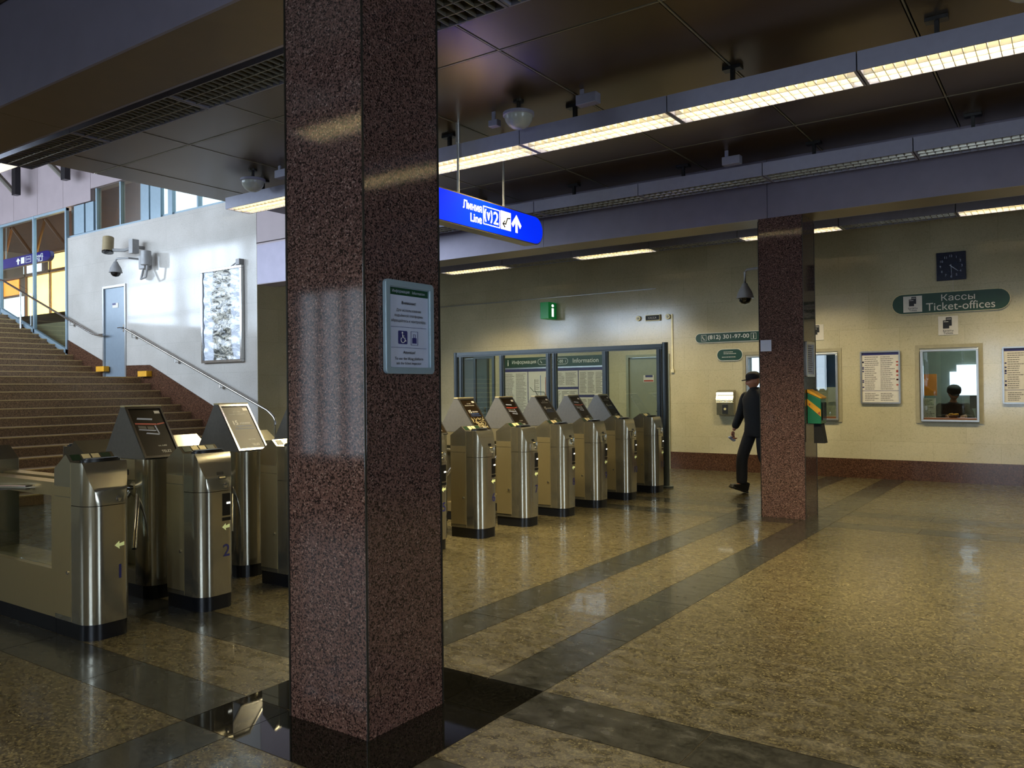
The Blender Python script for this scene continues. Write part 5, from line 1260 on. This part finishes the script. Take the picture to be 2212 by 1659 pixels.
def boot(loc_, pitch):
    m = MB(); top_ = [(-0.09, 0.02), (-0.085, 0.14), (0.02, 0.15), (0.05, 0.095), (0.12, 0.075), (0.185, 0.055), (0.195, 0.02)]
    m.prism(top_, -0.045, 0.045, 'y'); m.prism([(-0.095, 0.0), (-0.095, 0.022), (0.20, 0.022), (0.20, 0.008), (0.17, 0.0)], -0.05, 0.05, 'y', 1)
    o = m.build('boot', ['leather', 'rubber'], man, 50, bevel=0.014); o.location = loc_; o.rotation_euler = (0, pitch, 0); return o
boot((0.21, -0.10, 0.03), -0.32); boot((-0.37, 0.10, 0.115), 0.62)
m = MB(); m.lathe([(0.100, -0.01), (0.103, 0.02), (0.098, 0.055), (0.07, 0.085), (0.03, 0.098), (0.002, 0.1)], seg=24)
m.prism([(0.06, -0.07), (0.12, -0.065), (0.155, -0.035), (0.165, 0), (0.155, 0.035), (0.12, 0.065), (0.06, 0.07)], -0.012, 0.0, 'z')
cp = m.build('cap', 'cloth', man, 60); cp.location = (0.055, 0, 1.612); cp.rotation_euler = (0, 0.16, -0.5)
m = MB(); m.lathe([(0.07, 0), (0.066, 0.05), (0.06, 0.055)], seg=20); cl_ = m.build('collar', 'cloth', man, 50); cl_.location = (0.035, 0, 1.435)
m = MB(); m.box(-0.012, 0.012, -0.03, 0.03, -0.05, 0.05)
ph_ = m.build('held_phone', 'bluepaper', None, 0, bevel=0.004)
MWm = Matrix.Translation((-3.665, 11.28, 0)) @ Matrix.Rotation(HD, 4, 'Z'); q = MWm @ Vector((0.155, -0.345, 0.75)); ph_.location = q; ph_.rotation_euler = (0.2, 0.9, HD)
tag(ph_, 'small pale blue phone held in the walking person\'s hand', 'phone')

# the clerk behind window 2, seated, leaning over the counter
ck = thing('person', 'person in a dark cap and jacket seated behind the right-hand ticket window, bent over', 'person', (-1.66, 15.15, 0.0), -PI * 0.42)
c_che = (0.06, 0, 1.03); c_nek = (0.10, 0, 1.22)
skin_obj('body', [S(((0, 0, 0.55), (0.15, 0.12)), (c_che, (0.15, 0.11)), (c_nek, 0.05), ((0.13, 0, 1.27), 0.048)), S((c_che, (0.15, 0.11)), ((0.09, -0.2, 1.12), 0.05), ((0.22, -0.24, 0.93), 0.04), ((0.45, -0.12, 0.99), 0.028)), S((c_che, (0.15, 0.11)), ((0.09, 0.2, 1.12), 0.05), ((0.22, 0.24, 0.93), 0.04), ((0.45, 0.10, 0.99), 0.028)),
    S(((0, 0, 0.55), (0.15, 0.12)), ((0.08, 0.1, 0.52), 0.08), ((0.46, 0.12, 0.52), 0.06), ((0.46, 0.12, 0.1), 0.045)), S(((0, 0, 0.55), (0.15, 0.12)), ((0.08, -0.1, 0.52), 0.08), ((0.46, -0.12, 0.52), 0.06), ((0.46, -0.12, 0.1), 0.045))], 'skin', ck)
skin_obj('jacket', [S(((0, 0, 0.62), (0.18, 0.15)), (c_che, (0.19, 0.145)), ((0.09, 0, 1.16), (0.11, 0.09)), (c_nek, 0.07)), S((c_che, (0.19, 0.145)), ((0.09, -0.2, 1.12), 0.082), ((0.22, -0.24, 0.93), 0.064), ((0.42, -0.13, 0.985), 0.045)), S((c_che, (0.19, 0.145)), ((0.09, 0.2, 1.12), 0.082), ((0.22, 0.24, 0.93), 0.064), ((0.42, 0.11, 0.985), 0.045))], 'cloth', ck)
hd = head_mesh().build('head', 'skin', ck, 60); hd.location = (0.17, 0, 1.345); hd.rotation_euler = (0, 0.45, 0)
m = MB(); m.lathe([(0.103, -0.02), (0.107, 0.02), (0.1, 0.06), (0.07, 0.09), (0.002, 0.105)], seg=20); m.prism([(0.06, -0.07), (0.14, -0.05), (0.17, 0), (0.14, 0.05), (0.06, 0.07)], -0.02, -0.008, 'z'); cp = m.build('cap', 'cloth', ck, 60); cp.location = (0.18, 0, 1.385); cp.rotation_euler = (0, 0.4, 0)
hand_objs((0.45, -0.12, 0.99), (1, 0.4, -0.05), 1, ck, 0.35); hand_objs((0.45, 0.10, 0.99), (1, -0.4, -0.05), -1, ck, 0.35)

# inside the booth with the clerk
m = MB(); m.box(-2.6, -0.4, 14.22, 14.56, 0.90, 0.945); m.box(-2.6, -2.55, 14.25, 14.54, 0.051, 0.9); m.box(-0.45, -0.4, 14.25, 14.54, 0.051, 0.9); tag(m.build('desk', 'wood', None, 0), 'brown desk inside the ticket office behind the clerk window', 'desk')
m = MB(); m.box(-2.30, -1.98, 15.9, 15.92, 1.30, 1.68); tag(m.build('wall_panel', 'orange', None, 0), 'orange panel on the office wall, seen through the clerk window', 'panel')
m = MB(); m.box(-2.10, -1.80, 14.30, 14.31, 0.96, 1.28); o = m.build('price_list', 'paper', None, 0); tag(o, 'printed price list standing inside the clerk window at lower left', 'paper'); lines_mesh(-2.08, -1.82, 0.98, 1.26, 12, 8, 0.4).build('print', 'print', o, 0).location = (0, 14.2995, 0)
m = MB(); m.box(-1.34, -1.12, 14.4, 14.43, 1.12, 1.32); m.box(-1.26, -1.20, 14.4, 14.42, 0.96, 1.12); m.box(-1.32, -1.14, 14.32, 14.5, 0.946, 0.96); tag(m.build('computer_monitor', 'rubber', None, 0, bevel=0.004), 'dark monitor on the desk in front of the clerk', 'monitor')
t = thing('flower_bowl', 'small heap of yellow-orange flowers on the sill of the clerk window', 'flowers', (-1.53, 14.08, 0.982)); 
m = MB(); m.lathe([(0.05, 0), (0.07, 0.03), (0.075, 0.032), (0.06, 0.031)], seg=16); m.build('bowl', 'wood', t)
m = MB(); R = random.Random(4)
for k in range(26): a = R.uniform(0, 2 * PI); r = 0.07 * math.sqrt(R.random()); m.lathe([(0.003, 0.0), (0.016, 0.012), (0.012, 0.02), (0.002, 0.022)], (r * math.cos(a), r * math.sin(a), 0.03 + 0.02 * R.random()), 8)
m.build('flower_heads', 'yellow', t)
# blind and papers behind the blue window
m = MB()
for k in range(24): m.box(-3.98, -3.2, 14.32, 14.335, 1.45 - 0.024 * k, 1.45 - 0.024 * k + 0.016)
tag(m.build('slatted_blind', 'cream', None, 0), 'pale slatted blind in the lower half of the window beside the far column', 'blind')
m = MB(); m.box(-3.99, -3.18, 14.36, 14.38, 1.40, 2.15); tag(m.build('blue_screen', 'bluepic', None, 0), 'blue screen in the upper half of the window beside the far column', 'screen')
m = MB(); m.box(-3.42, -3.24, 14.28, 14.285, 1.22, 1.47); o = m.build('paper_notice', 'paper', None, 0); tag(o, 'printed sheet leaning in the lower right of the blue-screened window', 'paper')
m = MB(); m.box(-3.62, -3.50, 14.345, 14.35, 1.72, 1.80); m.box(-3.62, -3.50, 14.345, 14.35, 1.60, 1.68); tag(m.build('paper_notice', 'bluepaper', None, 0), 'pair of small pale notes on the blue screen', 'paper')
